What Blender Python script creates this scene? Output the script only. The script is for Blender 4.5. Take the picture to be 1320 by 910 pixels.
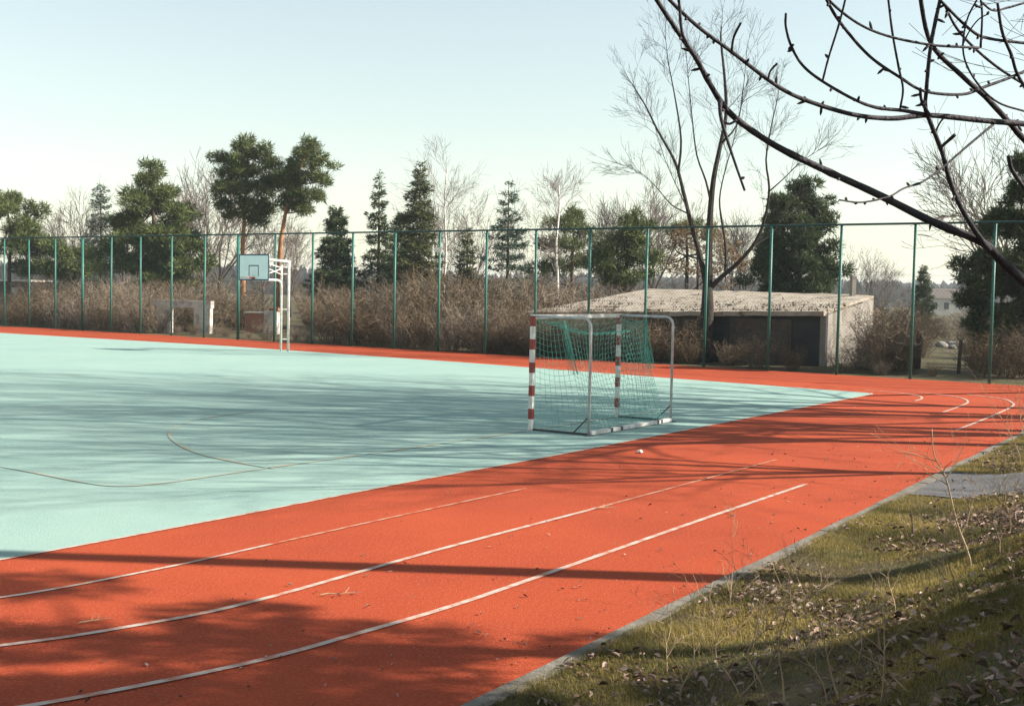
import bpy, math, random
import numpy as np
from mathutils import Vector, Matrix, noise

sc = bpy.context.scene
for o in list(bpy.data.objects):
    bpy.data.objects.remove(o)
C = sc.collection
R = math.radians
PI = math.pi

# ------------------------------------------------------------------ camera
EYE = 2.4
FPX = 1600.0                      # focal length in pixels of a 1320-wide picture
PITCH = math.atan(80 / 1600.0)
ROLL = 0.02
cam = bpy.data.cameras.new('camera')
cam.sensor_width = 36.0
cam.lens = FPX / 1320.0 * 36.0
cam.clip_start = 0.05
cam.clip_end = 6000
camo = bpy.data.objects.new('camera', cam)
C.objects.link(camo)
CM = Matrix.Rotation(PI / 2 - PITCH, 3, 'X') @ Matrix.Rotation(ROLL, 3, 'Z')
camo.matrix_world = Matrix.Translation((0, 0, EYE)) @ CM.to_4x4()
sc.camera = camo

# ------------------------------------------------------------------ light
SUN_EL, SUN_AZ = R(32.4), R(93.5)     # azimuth from +Y towards +X
sun_dir = Vector((math.sin(SUN_AZ) * math.cos(SUN_EL), math.cos(SUN_AZ) * math.cos(SUN_EL), math.sin(SUN_EL)))
sun = bpy.data.lights.new('sun', 'SUN')
sun.energy = 5.0
sun.angle = R(0.53)
sun.color = (1.0, 0.93, 0.82)
suno = bpy.data.objects.new('sun', sun)
C.objects.link(suno)
suno.rotation_euler = (-sun_dir).to_track_quat('-Z', 'Y').to_euler()

world = bpy.data.worlds.new('World')
sc.world = world
world.use_nodes = True
wn = world.node_tree
wn.nodes.clear()
sky = wn.nodes.new('ShaderNodeTexSky')
sky.sky_type = 'NISHITA'
sky.sun_disc = False
sky.sun_elevation = SUN_EL
sky.sun_rotation = SUN_AZ
sky.altitude = 100
sky.air_density = 1.3
sky.dust_density = 0.4
sky.ozone_density = 1.0
bg = wn.nodes.new('ShaderNodeBackground')
bg.inputs['Strength'].default_value = 0.076
wo = wn.nodes.new('ShaderNodeOutputWorld')
hs = wn.nodes.new('ShaderNodeHueSaturation')      # thin high cloud: paler sky all over
hs.inputs['Saturation'].default_value = 0.6
hs.inputs['Value'].default_value = 1.0
wn.links.new(sky.outputs[0], hs.inputs['Color'])
tint = wn.nodes.new('ShaderNodeMix')
tint.data_type = 'RGBA'
tint.blend_type = 'MULTIPLY'
tint.inputs[0].default_value = 1.0
tint.inputs[7].default_value = (1.0, 1.03, 0.965, 1)
wn.links.new(hs.outputs[0], tint.inputs[6])
wn.links.new(tint.outputs[2], bg.inputs[0])
wn.links.new(bg.outputs[0], wo.inputs[0])

sc.view_settings.view_transform = 'Standard'
sc.view_settings.look = 'None'
sc.view_settings.gamma = 1.0
sc.view_settings.use_curve_mapping = False
sc.view_settings.exposure = 1.28
sc.render.engine = 'CYCLES'
sc.cycles.use_denoising = True
sc.cycles.max_bounces = 6
sc.cycles.transparent_max_bounces = 4

# ------------------------------------------------------------------ helpers
def at(px, py, Y):
    """World point seen at picture position (px, py) of the photograph at depth Y."""
    d = CM @ Vector(((px - 660) / FPX, -(py - 455) / FPX, -1.0))
    return Vector((0, 0, EYE)) + d * (Y / d.y)

def lerp(a, b, t):
    return a + (b - a) * t

def smooth(a, b, x):
    t = min(1.0, max(0.0, (x - a) / (b - a)))
    return t * t * (3 - 2 * t)

class MB:
    def __init__(self):
        self.v = []
        self.f = []
    def quadmesh(self, vs, fs):
        o = len(self.v)
        self.v.extend(tuple(p) for p in vs)
        self.f.extend(tuple(i + o for i in q) for q in fs)
    def tube(self, pts, rad, n=6, cap=True):
        pts = [Vector(p) for p in pts]
        o = len(self.v)
        m = len(pts)
        d0 = (pts[-1] - pts[0])
        ref = Vector((0, 0, 1)) if abs(d0.normalized().z) < 0.8 else Vector((1, 0, 0))
        for i, p in enumerate(pts):
            d = (pts[min(i + 1, m - 1)] - pts[max(i - 1, 0)]).normalized()
            a = d.cross(ref)
            if a.length < 1e-5:
                a = d.cross(Vector((0.3, 0.9, 0.2)))
            a.normalize()
            b = d.cross(a)
            r = rad[i] if isinstance(rad, (list, tuple)) else rad
            for k in range(n):
                t = 2 * PI * k / n
                q = p + a * (r * math.cos(t)) + b * (r * math.sin(t))
                self.v.append((q.x, q.y, q.z))
        for i in range(m - 1):
            for k in range(n):
                k2 = (k + 1) % n
                self.f.append((o + i * n + k, o + i * n + k2, o + (i + 1) * n + k2, o + (i + 1) * n + k))
        if cap:
            self.f.append(tuple(o + k for k in range(n - 1, -1, -1)))
            self.f.append(tuple(o + (m - 1) * n + k for k in range(n)))
    def box(self, c, s, rz=0.0):
        cx, cy, cz = c
        hx, hy, hz = s[0] / 2, s[1] / 2, s[2] / 2
        ca, sa = math.cos(rz), math.sin(rz)
        vs = []
        for z in (-hz, hz):
            for x, y in ((-hx, -hy), (hx, -hy), (hx, hy), (-hx, hy)):
                vs.append((cx + x * ca - y * sa, cy + x * sa + y * ca, cz + z))
        self.quadmesh(vs, [(0, 3, 2, 1), (4, 5, 6, 7), (0, 1, 5, 4), (1, 2, 6, 5), (2, 3, 7, 6), (3, 0, 4, 7)])
    def bar(self, p, q, w, h):
        """Square bar from p to q, w wide across, h the other way."""
        p, q = Vector(p), Vector(q)
        d = (q - p).normalized()
        ref = Vector((0, 0, 1)) if abs(d.z) < 0.9 else Vector((UX, UY, 0))
        a = d.cross(ref).normalized() * (w / 2)
        b = d.cross(a).normalized() * (h / 2)
        vs = [p - a - b, p + a - b, p + a + b, p - a + b, q - a - b, q + a - b, q + a + b, q - a + b]
        self.quadmesh(vs, [(0, 3, 2, 1), (4, 5, 6, 7), (0, 1, 5, 4), (1, 2, 6, 5), (2, 3, 7, 6), (3, 0, 4, 7)])
    def prism(self, poly, z0, z1):
        n = len(poly)
        vs = [(x, y, z0) for x, y in poly] + [(x, y, z1) for x, y in poly]
        fs = [tuple(range(n - 1, -1, -1)), tuple(range(n, 2 * n))]
        fs += [(i, (i + 1) % n, n + (i + 1) % n, n + i) for i in range(n)]
        self.quadmesh(vs, fs)
    def mesh(self, name, mat, smooth_=False):
        me = bpy.data.meshes.new(name)
        me.from_pydata(self.v, [], self.f)
        if mat:
            me.materials.append(mat)
        if smooth_:
            me.polygons.foreach_set('use_smooth', [True] * len(me.polygons))
        me.update()
        return me
    def build(self, name, mat, parent=None, smooth_=False):
        o = bpy.data.objects.new(name, self.mesh(name, mat, smooth_))
        C.objects.link(o)
        if parent:
            o.parent = parent
        return o

def np_mesh(name, verts, faces, mat):
    """verts (N,3), faces (M,k) with constant k."""
    me = bpy.data.meshes.new(name)
    k = faces.shape[1]
    me.vertices.add(len(verts))
    me.vertices.foreach_set('co', np.ascontiguousarray(verts, dtype=np.float32).ravel())
    me.loops.add(faces.size)
    me.loops.foreach_set('vertex_index', np.ascontiguousarray(faces, dtype=np.int32).ravel())
    me.polygons.add(len(faces))
    me.polygons.foreach_set('loop_start', np.arange(0, faces.size, k, dtype=np.int32))
    me.update(calc_edges=True)
    me.validate()
    if mat:
        me.materials.append(mat)
    return me

def link(name, me, parent=None):
    o = bpy.data.objects.new(name, me)
    C.objects.link(o)
    if parent:
        o.parent = parent
    return o

def tag(o, label=None, cat=None, group=None, kind=None):
    if label: o['label'] = label
    if cat: o['category'] = cat
    if group: o['group'] = group
    if kind: o['kind'] = kind
    return o

def thing(name, loc, label, cat, group=None, rz=0.0):
    o = bpy.data.objects.new(name, None)
    o.empty_display_size = 0.2
    C.objects.link(o)
    o.location = loc
    o.rotation_euler = (0, 0, rz)
    return tag(o, label, cat, group)

def copy_thing(src, loc, rz, scale, label, group=None):
    r = src.copy()
    C.objects.link(r)
    r.location = loc
    r.rotation_euler = (0, 0, rz)
    r.scale = scale if isinstance(scale, (tuple, list)) else (scale,) * 3
    r['label'] = label
    if group: r['group'] = group
    for ch in list(src.children):
        c = ch.copy()
        C.objects.link(c)
        c.parent = r
    return r

# ------------------------------------------------------------------ materials
def mat(name, c1, c2=None, scale=3.0, rough=0.8, detail=4, bump=0.0, bscale=60.0, lo=0.35, hi=0.65,
        island=0.0, metallic=0.0, spec=0.3, c3=None, scale3=0.5, lo3=0.5, hi3=0.7, trans=0.0, stretch=None, objrand=0.0):
    m = bpy.data.materials.new(name)
    m.use_nodes = True
    nt = m.node_tree
    b = nt.nodes['Principled BSDF']
    b.inputs['Roughness'].default_value = rough
    b.inputs['Metallic'].default_value = metallic
    b.inputs['Specular IOR Level'].default_value = spec
    col = None
    geo = nt.nodes.new('ShaderNodeNewGeometry')
    tc = nt.nodes.new('ShaderNodeTexCoord')
    vec = tc.outputs['Object']
    if stretch:
        mp = nt.nodes.new('ShaderNodeMapping')
        mp.inputs['Scale'].default_value = stretch
        nt.links.new(vec, mp.inputs[0])
        vec = mp.outputs[0]
    def nz(sc_, det, lo_, hi_):
        n = nt.nodes.new('ShaderNodeTexNoise')
        n.inputs['Scale'].default_value = sc_
        n.inputs['Detail'].default_value = det
        n.inputs['Roughness'].default_value = 0.6
        nt.links.new(vec, n.inputs['Vector'])
        mr = nt.nodes.new('ShaderNodeMapRange')
        mr.inputs[1].default_value = lo_
        mr.inputs[2].default_value = hi_
        nt.links.new(n.outputs['Fac'], mr.inputs[0])
        return mr.outputs[0]
    def mix(fac, a, bcol):
        mx = nt.nodes.new('ShaderNodeMix')
        mx.data_type = 'RGBA'
        nt.links.new(fac, mx.inputs[0])
        if isinstance(a, tuple): mx.inputs[6].default_value = a + (1,)
        else: nt.links.new(a, mx.inputs[6])
        if isinstance(bcol, tuple): mx.inputs[7].default_value = bcol + (1,)
        else: nt.links.new(bcol, mx.inputs[7])
        return mx.outputs[2]
    if c2 is not None:
        col = mix(nz(scale, detail, lo, hi), c1, c2)
    if c3 is not None:
        col = mix(nz(scale3, 3, lo3, hi3), col if col is not None else c1, c3)
    if island > 0:
        hs = nt.nodes.new('ShaderNodeHueSaturation')
        mr = nt.nodes.new('ShaderNodeMapRange')
        mr.inputs[3].default_value = 1 - island
        mr.inputs[4].default_value = 1 + island
        nt.links.new(geo.outputs['Random Per Island'], mr.inputs[0])
        nt.links.new(mr.outputs[0], hs.inputs['Value'])
        if col is not None: nt.links.new(col, hs.inputs['Color'])
        else: hs.inputs['Color'].default_value = c1 + (1,)
        col = hs.outputs[0]
    if objrand > 0:
        oi = nt.nodes.new('ShaderNodeObjectInfo')
        hs = nt.nodes.new('ShaderNodeHueSaturation')
        mr = nt.nodes.new('ShaderNodeMapRange')
        mr.inputs[3].default_value = 1 - objrand
        mr.inputs[4].default_value = 1 + objrand
        nt.links.new(oi.outputs['Random'], mr.inputs[0])
        nt.links.new(mr.outputs[0], hs.inputs['Value'])
        mr2 = nt.nodes.new('ShaderNodeMapRange')
        mr2.inputs[3].default_value = 1.15
        mr2.inputs[4].default_value = 0.7
        nt.links.new(oi.outputs['Random'], mr2.inputs[0])
        nt.links.new(mr2.outputs[0], hs.inputs['Saturation'])
        nt.links.new(col, hs.inputs['Color'])
        col = hs.outputs[0]
    if col is None:
        b.inputs['Base Color'].default_value = c1 + (1,)
    else:
        nt.links.new(col, b.inputs['Base Color'])
    if bump > 0:
        n = nt.nodes.new('ShaderNodeTexNoise')
        n.inputs['Scale'].default_value = bscale
        n.inputs['Detail'].default_value = 5
        nt.links.new(tc.outputs['Object'], n.inputs['Vector'])
        bp = nt.nodes.new('ShaderNodeBump')
        bp.inputs['Strength'].default_value = min(1.0, bump)
        bp.inputs['Distance'].default_value = 0.02
        nt.links.new(n.outputs['Fac'], bp.inputs['Height'])
        nt.links.new(bp.outputs[0], b.inputs['Normal'])
    if trans > 0:
        t = nt.nodes.new('ShaderNodeBsdfTranslucent')
        if col is not None: nt.links.new(col, t.inputs[0])
        else: t.inputs[0].default_value = c1 + (1,)
        ms = nt.nodes.new('ShaderNodeMixShader')
        ms.inputs[0].default_value = trans
        nt.links.new(b.outputs[0], ms.inputs[1])
        nt.links.new(t.outputs[0], ms.inputs[2])
        nt.links.new(ms.outputs[0], nt.nodes['Material Output'].inputs[0])
    return m

def leaf_mat(name, cols, rough=0.75, trans=0.25, noise_col=None, nscale=0.6):
    """Colour picked per leaf from a ramp."""
    m = bpy.data.materials.new(name)
    m.use_nodes = True
    nt = m.node_tree
    b = nt.nodes['Principled BSDF']
    b.inputs['Roughness'].default_value = rough
    b.inputs['Specular IOR Level'].default_value = 0.25
    geo = nt.nodes.new('ShaderNodeNewGeometry')
    rp = nt.nodes.new('ShaderNodeValToRGB')
    el = rp.color_ramp.elements
    el[0].position = 0
    el[0].color = cols[0] + (1,)
    el[1].position = 1
    el[1].color = cols[-1] + (1,)
    for i, c in enumerate(cols[1:-1]):
        e = el.new((i + 1) / (len(cols) - 1))
        e.color = c + (1,)
    nt.links.new(geo.outputs['Random Per Island'], rp.inputs[0])
    out = rp.outputs[0]
    if noise_col:
        tc = nt.nodes.new('ShaderNodeTexCoord')
        n = nt.nodes.new('ShaderNodeTexNoise')
        n.inputs['Scale'].default_value = nscale
        n.inputs['Detail'].default_value = 4
        nt.links.new(tc.outputs['Object'], n.inputs['Vector'])
        mr = nt.nodes.new('ShaderNodeMapRange')
        mr.inputs[1].default_value = 0.4
        mr.inputs[2].default_value = 0.62
        nt.links.new(n.outputs['Fac'], mr.inputs[0])
        mx = nt.nodes.new('ShaderNodeMix')
        mx.data_type = 'RGBA'
        nt.links.new(mr.outputs[0], mx.inputs[0])
        nt.links.new(out, mx.inputs[6])
        mx.inputs[7].default_value = noise_col + (1,)
        out = mx.outputs[2]
    nt.links.new(out, b.inputs['Base Color'])
    t = nt.nodes.new('ShaderNodeBsdfTranslucent')
    nt.links.new(out, t.inputs[0])
    ms = nt.nodes.new('ShaderNodeMixShader')
    ms.inputs[0].default_value = trans
    nt.links.new(b.outputs[0], ms.inputs[1])
    nt.links.new(t.outputs[0], ms.inputs[2])
    nt.links.new(ms.outputs[0], nt.nodes['Material Output'].inputs[0])
    return m

M = {}
M['soil'] = mat('soil_and_grass', (0.085, 0.075, 0.04), (0.05, 0.04, 0.026), 1.2, 0.95, bump=0.6, bscale=18, c3=(0.07, 0.085, 0.03), scale3=0.25, lo3=0.45, hi3=0.6)
M['bank'] = mat('bank_soil', (0.10, 0.075, 0.032), (0.04, 0.028, 0.019), 2.2, 0.95, bump=0.8, bscale=30, c3=(0.055, 0.055, 0.018), scale3=0.7, lo3=0.45, hi3=0.62)
M['red'] = mat('red_rubber', (0.375, 0.060, 0.020), (0.265, 0.038, 0.014), 0.45, 0.9, lo=0.3, hi=0.75, detail=8, bump=0.6, bscale=120, c3=(0.42, 0.095, 0.045), scale3=38, lo3=0.48, hi3=0.72, spec=0.15, island=0)
M['teal'] = mat('mint_rubber', (0.268, 0.378, 0.332), (0.215, 0.335, 0.305), 0.4, 0.9, lo=0.3, hi=0.7, detail=7, bump=0.5, bscale=120, c3=(0.30, 0.40, 0.348), scale3=30, lo3=0.48, hi3=0.75, spec=0.15)
M['line'] = mat('white_line_paint', (0.45, 0.37, 0.32), (0.37, 0.13, 0.075), 6.0, 0.8, lo=0.42, hi=0.70, spec=0.15)
M['faint'] = mat('worn_line_paint', (0.42, 0.22, 0.15), (0.36, 0.075, 0.035), 5.0, 0.8, lo=0.42, hi=0.62, spec=0.15)
M['tan'] = mat('tan_line_paint', (0.40, 0.31, 0.20), (0.25, 0.378, 0.342), 2.2, 0.85, lo=0.36, hi=0.62, spec=0.15)
M['kerb'] = mat('kerb_concrete', (0.19, 0.17, 0.14), (0.12, 0.105, 0.085), 6, 0.9, bump=0.5, bscale=50, c3=(0.13, 0.13, 0.07), scale3=1.5, lo3=0.55, hi3=0.7)
M['path'] = mat('path_concrete', (0.115, 0.113, 0.118), (0.07, 0.067, 0.07), 3, 0.9, bump=0.5, bscale=30)
M['green_paint'] = mat('green_post_paint', (0.035, 0.16, 0.125), (0.03, 0.12, 0.10), 4, 0.5, spec=0.4)
M['rail'] = mat('dark_green_rail', (0.012, 0.06, 0.055), (0.02, 0.05, 0.045), 4, 0.6)
M['wire'] = mat('green_wire', (0.02, 0.055, 0.045), None, rough=0.6)
M['white'] = mat('white_paint', (0.78, 0.76, 0.72), (0.52, 0.48, 0.43), 7, 0.5, spec=0.4)
M['redpaint'] = mat('red_paint', (0.30, 0.042, 0.032), (0.20, 0.035, 0.03), 8, 0.5, spec=0.4)
M['steel'] = mat('galvanised_pipe', (0.56, 0.55, 0.54), (0.40, 0.39, 0.38), 9, 0.4, metallic=0.3, spec=0.5)
M['dark_steel'] = mat('dark_steel', (0.06, 0.06, 0.065), None, rough=0.6)
M['board'] = mat('pale_board', (0.72, 0.82, 0.80), (0.66, 0.76, 0.75), 3, 0.5)
M['board_line'] = mat('board_marking', (0.045, 0.08, 0.13), None, rough=0.6)
M['ring'] = mat('ring_orange', (0.35, 0.06, 0.03), None, rough=0.5)
M['net'] = mat('green_cord', (0.10, 0.36, 0.28), (0.13, 0.42, 0.34), 5, 0.8)
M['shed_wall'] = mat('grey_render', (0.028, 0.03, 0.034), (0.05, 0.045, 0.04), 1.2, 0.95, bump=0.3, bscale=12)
M['plaster'] = mat('pale_plaster', (0.25, 0.225, 0.195), (0.16, 0.14, 0.118), 1.6, 0.95, bump=0.4, bscale=14, c3=(0.12, 0.10, 0.08), scale3=0.9, lo3=0.58, hi3=0.72, stretch=(1, 1, 0.5))
M['roof'] = mat('weathered_roof', (0.36, 0.32, 0.265), (0.24, 0.195, 0.145), 1.3, 0.95, bump=0.8, bscale=9, detail=8, c3=(0.11, 0.08, 0.05), scale3=2.0, lo3=0.56, hi3=0.68)
M['brick'] = mat('old_brick', (0.33, 0.12, 0.07), (0.24, 0.13, 0.09), 3, 0.9, bump=0.4, bscale=12)
M['oldwhite'] = mat('old_whitewash', (0.52, 0.48, 0.43), (0.28, 0.23, 0.20), 2.2, 0.9, lo=0.45, hi=0.65)
M['bark'] = mat('grey_bark', (0.042, 0.034, 0.027), (0.022, 0.019, 0.016), 6, 0.95, bump=0.7, bscale=18)
M['near_bark'] = mat('dark_smooth_bark', (0.034, 0.027, 0.032), (0.020, 0.017, 0.023), 20, 0.75, bump=0.4, bscale=90)
M['pine_bark'] = mat('orange_pine_bark', (0.42, 0.20, 0.09), (0.24, 0.11, 0.055), 2.5, 0.95, bump=0.6, bscale=14)
M['spruce_bark'] = mat('brown_bark', (0.09, 0.06, 0.042), (0.06, 0.042, 0.03), 4, 0.95)
M['birch_bark'] = mat('birch_bark', (0.66, 0.62, 0.57), (0.30, 0.26, 0.23), 2.5, 0.85, lo=0.5, hi=0.62, stretch=(1, 1, 2.5))
M['twig'] = mat('brown_twigs', (0.205, 0.15, 0.095), (0.085, 0.06, 0.04), 0.8, 0.9, island=0.45, objrand=0.3)
M['far_twig'] = mat('far_twigs', (0.13, 0.095, 0.078), (0.10, 0.075, 0.065), 0.6, 0.95, island=0.25)
M['birch_twig'] = mat('birch_twigs', (0.20, 0.15, 0.13), None, rough=0.95, island=0.2)
M['stalk'] = mat('dry_stalk', (0.40, 0.29, 0.17), (0.24, 0.16, 0.10), 5, 0.85, island=0.2)
M['pine'] = leaf_mat('pine_needles', [(0.04, 0.065, 0.022), (0.09, 0.115, 0.036), (0.165, 0.175, 0.062)], trans=0.2)
M['spruce'] = leaf_mat('spruce_needles', [(0.028, 0.05, 0.025), (0.06, 0.085, 0.036), (0.11, 0.125, 0.05)], trans=0.2)
M['blue_spruce'] = leaf_mat('far_spruce_needles', [(0.045, 0.075, 0.055), (0.075, 0.105, 0.075), (0.11, 0.14, 0.10)], trans=0.12)
M['thuja'] = leaf_mat('thuja_sprays', [(0.04, 0.055, 0.02), (0.075, 0.085, 0.03), (0.125, 0.12, 0.045)], trans=0.15)
M['dry_leaf_tree'] = leaf_mat('dry_tree_leaves', [(0.12, 0.07, 0.035), (0.19, 0.12, 0.06), (0.27, 0.19, 0.11)], trans=0.2)
M['grass'] = leaf_mat('short_grass', [(0.20, 0.15, 0.035), (0.32, 0.24, 0.065), (0.45, 0.34, 0.13)], trans=0.35, noise_col=(0.095, 0.086, 0.02), nscale=0.9)
M['leaf'] = leaf_mat('fallen_leaves', [(0.06, 0.036, 0.024), (0.12, 0.072, 0.045), (0.19, 0.12, 0.08), (0.26, 0.175, 0.13), (0.40, 0.30, 0.25), (0.09, 0.055, 0.035)], trans=0.1)
M['far_wood'] = mat('far_wood', (0.12, 0.10, 0.085), (0.085, 0.08, 0.06), 0.05, 0.95, island=0.25)
M['house_wall'] = mat('house_wall', (0.5, 0.46, 0.40), None, rough=0.9)
M['house_roof'] = mat('house_roof', (0.12, 0.10, 0.09), None, rough=0.9)
M['glass'] = mat('window_glass', (0.03, 0.035, 0.04), None, rough=0.15, spec=0.6)
M['wood'] = mat('weathered_wood', (0.09, 0.07, 0.055), (0.055, 0.042, 0.035), 6, 0.95)
M['stone'] = mat('pale_stone', (0.28, 0.26, 0.23), (0.15, 0.13, 0.11), 4, 0.9)

# ------------------------------------------------------------------ ground plan
UX, UY = 0.5517, 0.8340            # along the straight of the track (and the goal mouth)
NX, NY = 0.8340, -0.5517           # across it, towards the bank
K0 = Vector((-0.23, 7.06))
KD = Vector((0.5246, 0.8514))      # kerb
KN = Vector((0.8514, -0.5246))
F0 = Vector((-27.27, 66.02))
FD = Vector((0.80455, -0.59388))   # fence
FN = Vector((0.59388, 0.80455))    # behind the fence

def ground_z(x, y):
    d = (x - K0.x) * KN.x + (y - K0.y) * KN.y
    if d < 0:
        back = (x - F0.x) * FN.x + (y - F0.y) * FN.y
        if back < 0.5:
            return -0.03
        return -0.03 + 0.12 * smooth(0.5, 3, back) * (0.5 + noise.noise(Vector((x * 0.2, y * 0.2, 0))))
    z = 0.80 * smooth(0.5, 4.2, d) + 0.9 * smooth(3.5, 9.0, d) + 0.3 * smooth(9, 20, d)
    s = (x - K0.x) * KD.x + (y - K0.y) * KD.y
    z *= (1 - 0.75 * smooth(16, 34, s)) * (1 + 0.55 * smooth(-4.5, -1.0, s) * smooth(1.4, 3.4, d) * (1 - 0.6 * smooth(5, 9, s)))
    a = smooth(0.1, 1.2, d)
    z += a * (0.07 * noise.noise(Vector((x * 0.8, y * 0.8, 3.1))) + 0.035 * noise.noise(Vector((x * 2.3, y * 2.3, 7))))
    return z + 0.012 * smooth(0, 0.15, d) - 0.02 * (1 - smooth(0, 0.15, d))

def ground_patch(name, xs, ys, m, kind='structure'):
    nx, ny = len(xs), len(ys)
    v = [(x, y, ground_z(x, y)) for y in ys for x in xs]
    f = [(j * nx + i, j * nx + i + 1, (j + 1) * nx + i + 1, (j + 1) * nx + i) for j in range(ny - 1) for i in range(nx - 1)]
    mb = MB()
    mb.v, mb.f = v, f
    o = mb.build(name, m, None, True)
    return tag(o, kind=kind)

def axis(lo, hi, marks):
    a = [lo]
    for end, step in marks:
        while a[-1] < end - 1e-6:
            a.append(min(end, a[-1] + step))
    if a[-1] < hi: a.append(hi)
    return a
xs = axis(-3000, 3000, [(-600, 600), (-120, 60), (-40, 8), (-3, 3), (10, 0.1), (30, 1.0), (60, 3), (150, 10), (600, 75), (3000, 600)])
ys = axis(-300, 4000, [(-40, 60), (1, 3), (24, 0.1), (40, 1.0), (80, 3), (200, 10), (800, 75), (4000, 800)])
ground_patch('ground', xs, ys, M['bank'])

def sheet(name, pts, z, m, parent=None):
    mb = MB()
    mb.quadmesh([(x, y, z) for x, y in pts], [tuple(range(len(pts)))])
    o = mb.build(name, m, parent)
    return o

def kp(s, d):
    p = K0 + KD * s + KN * d
    return (p.x, p.y)
def fp(t, b):
    p = F0 + FD * t + FN * b
    return (p.x, p.y)

track = sheet('running_track', [kp(-9, 0), kp(31.6, 0), fp(54.4, 0.1), fp(-14, 0.1), (-60, 75), (-60, 0), (-12, 0)], 0.0, M['red'])
tag(track, kind='structure')

# the mint court: straight right edge, nearly right-angled far corner
court_pts = [(-4.40, 10.52), (-3.07, 12.47), (-1.15, 15.46), (0.56, 17.95), (3.45, 22.4), (7.3, 28.3), (8.75, 30.5), (9.05, 31.05), (9.0, 31.35), (8.6, 31.72), (4.65, 35.26),
             (-1.56, 41.0), (-11.2, 48.9), (-24.2, 57.4), (-60, 81), (-60, 12), (-9.5, 7.2), (-6.9, 8.1), (-5.4, 9.3)]
court = sheet('sports_court', court_pts, 0.004, M['teal'])
tag(court, kind='structure')

def catmull(pts, n=8):
    p = [Vector(q) for q in pts]
    p = [p[0] * 2 - p[1]] + p + [p[-1] * 2 - p[-2]]
    out = []
    for i in range(1, len(p) - 2):
        for k in range(n):
            t = k / n
            a, b, c, d = p[i - 1], p[i], p[i + 1], p[i + 2]
            out.append(0.5 * ((2 * b) + (c - a) * t + (2 * a - 5 * b + 4 * c - d) * t * t + (3 * b - 3 * c + d - a) * t ** 3))
    out.append(p[-2])
    return out

def ribbon(name, pts, w, z, m, parent, taper=False):
    q = catmull(pts)
    mb = MB()
    vs = []
    for i, p in enumerate(q):
        d = (q[min(i + 1, len(q) - 1)] - q[max(i - 1, 0)]).normalized()
        a = Vector((-d.y, d.x)) * (w / 2)
        vs += [(p.x - a.x, p.y - a.y, z), (p.x + a.x, p.y + a.y, z)]
    mb.quadmesh(vs, [(2 * i, 2 * i + 2, 2 * i + 3, 2 * i + 1) for i in range(len(q) - 1)])
    return mb.build(name, m, parent)

LZ = 0.0085
# lane lines of the straight, curling left towards the near end
ribbon('lane_line', [(-4.1, 6.35), (-3.4, 6.55), (-2.68, 6.91), (-1.65, 7.77), (-0.96, 8.60), (-0.41, 9.32), (0.30, 10.40), (2.02, 13.08), (3.80, 15.80)], 0.06, LZ, M['line'], track)
ribbon('lane_line', [(-4.6, 7.4), (-3.33, 8.05), (-2.6, 8.6), (-1.91, 9.35), (-0.68, 11.28), (0.99, 13.74)], 0.06, LZ, M['line'], track)
ribbon('lane_line', [(-4.9, 8.75), (-3.84, 9.29), (-2.91, 10.38), (-2.2, 11.44)], 0.048, LZ, M['line'], track)
ribbon('lane_line', [(0.99, 13.74), (2.4, 15.85), (3.9, 18.1)], 0.045, LZ, M['faint'], track)
ribbon('lane_line', [(-2.2, 11.44), (-1.2, 12.95), (0.2, 15.0)], 0.045, LZ, M['faint'], track)
ribbon('lane_line', [(8.2, 22.75), (8.6, 23.40), (10.05, 25.79), (11.45, 28.25), (11.9, 29.5), (12.0, 30.4), (11.6, 31.5)], 0.06, LZ, M['line'], track)
ribbon('lane_line', [(9.17, 26.27), (10.0, 27.7), (10.7, 29.0), (11.0, 30.1), (10.95, 31.0), (10.5, 31.9)], 0.06, LZ, M['line'], track)
ribbon('lane_line', [(9.5, 29.1), (9.9, 29.85), (10.1, 30.7), (9.9, 31.5), (9.2, 32.3)], 0.06, LZ, M['line'], track)
ribbon('court_edge_line', [(-5.4, 9.3), (-4.40, 10.52), (-3.07, 12.47), (-1.15, 15.46), (0.56, 17.95), (3.45, 22.4), (7.3, 28.3), (8.75, 30.5), (9.05, 31.05), (9.0, 31.35), (8.6, 31.72), (7.3, 32.9)], 0.045, LZ, M['line'], track)
# faded orange court markings
ribbon('court_marking', [(-9.5, 17.9), (-6.57, 15.91), (-5.18, 14.83), (-4.61, 14.55), (-4.15, 14.85), (-3.54, 15.72), (-2.73, 16.88), (-1.59, 18.45), (-0.23, 20.42), (0.35, 21.3), (2.05, 23.9), (3.3, 25.8)], 0.05, 0.0125, M['tan'], court)
ribbon('court_marking', [(-4.9, 23.6), (-5.51, 22.14), (-5.63, 21.21), (-5.5, 19.95), (-5.1, 18.78), (-4.47, 17.6), (-3.78, 16.8), (-3.1, 16.2)], 0.05, 0.0125, M['tan'], court)

# kerb stones between the track and the bank
kb = MB()
kb.prism([kp(-8.6, 0.004), kp(31.5, 0.004), kp(31.5, 0.146), kp(-8.6, 0.146)], -0.2, -0.035)
kerb = kb.build('kerb', M['kerb'])
tag(kerb, kind='structure')
mbk = MB()
mbk.box((0, 0, 0), (0.99, 0.135, 0.14))
stone_me = mbk.mesh('kerb_stone', M['kerb'])
rnd = random.Random(4)
ka = math.atan2(KD.y, KD.x)
for i in range(40):
    o = link('kerb_stone', stone_me, kerb)
    x, y = kp(-8.0 + i, 0.075 + rnd.uniform(-0.006, 0.006))
    o.location = (x, y, -0.048 + rnd.uniform(-0.006, 0.006))
    o.rotation_euler = (0, rnd.uniform(-0.004, 0.004), ka + rnd.uniform(-0.006, 0.006))

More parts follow.
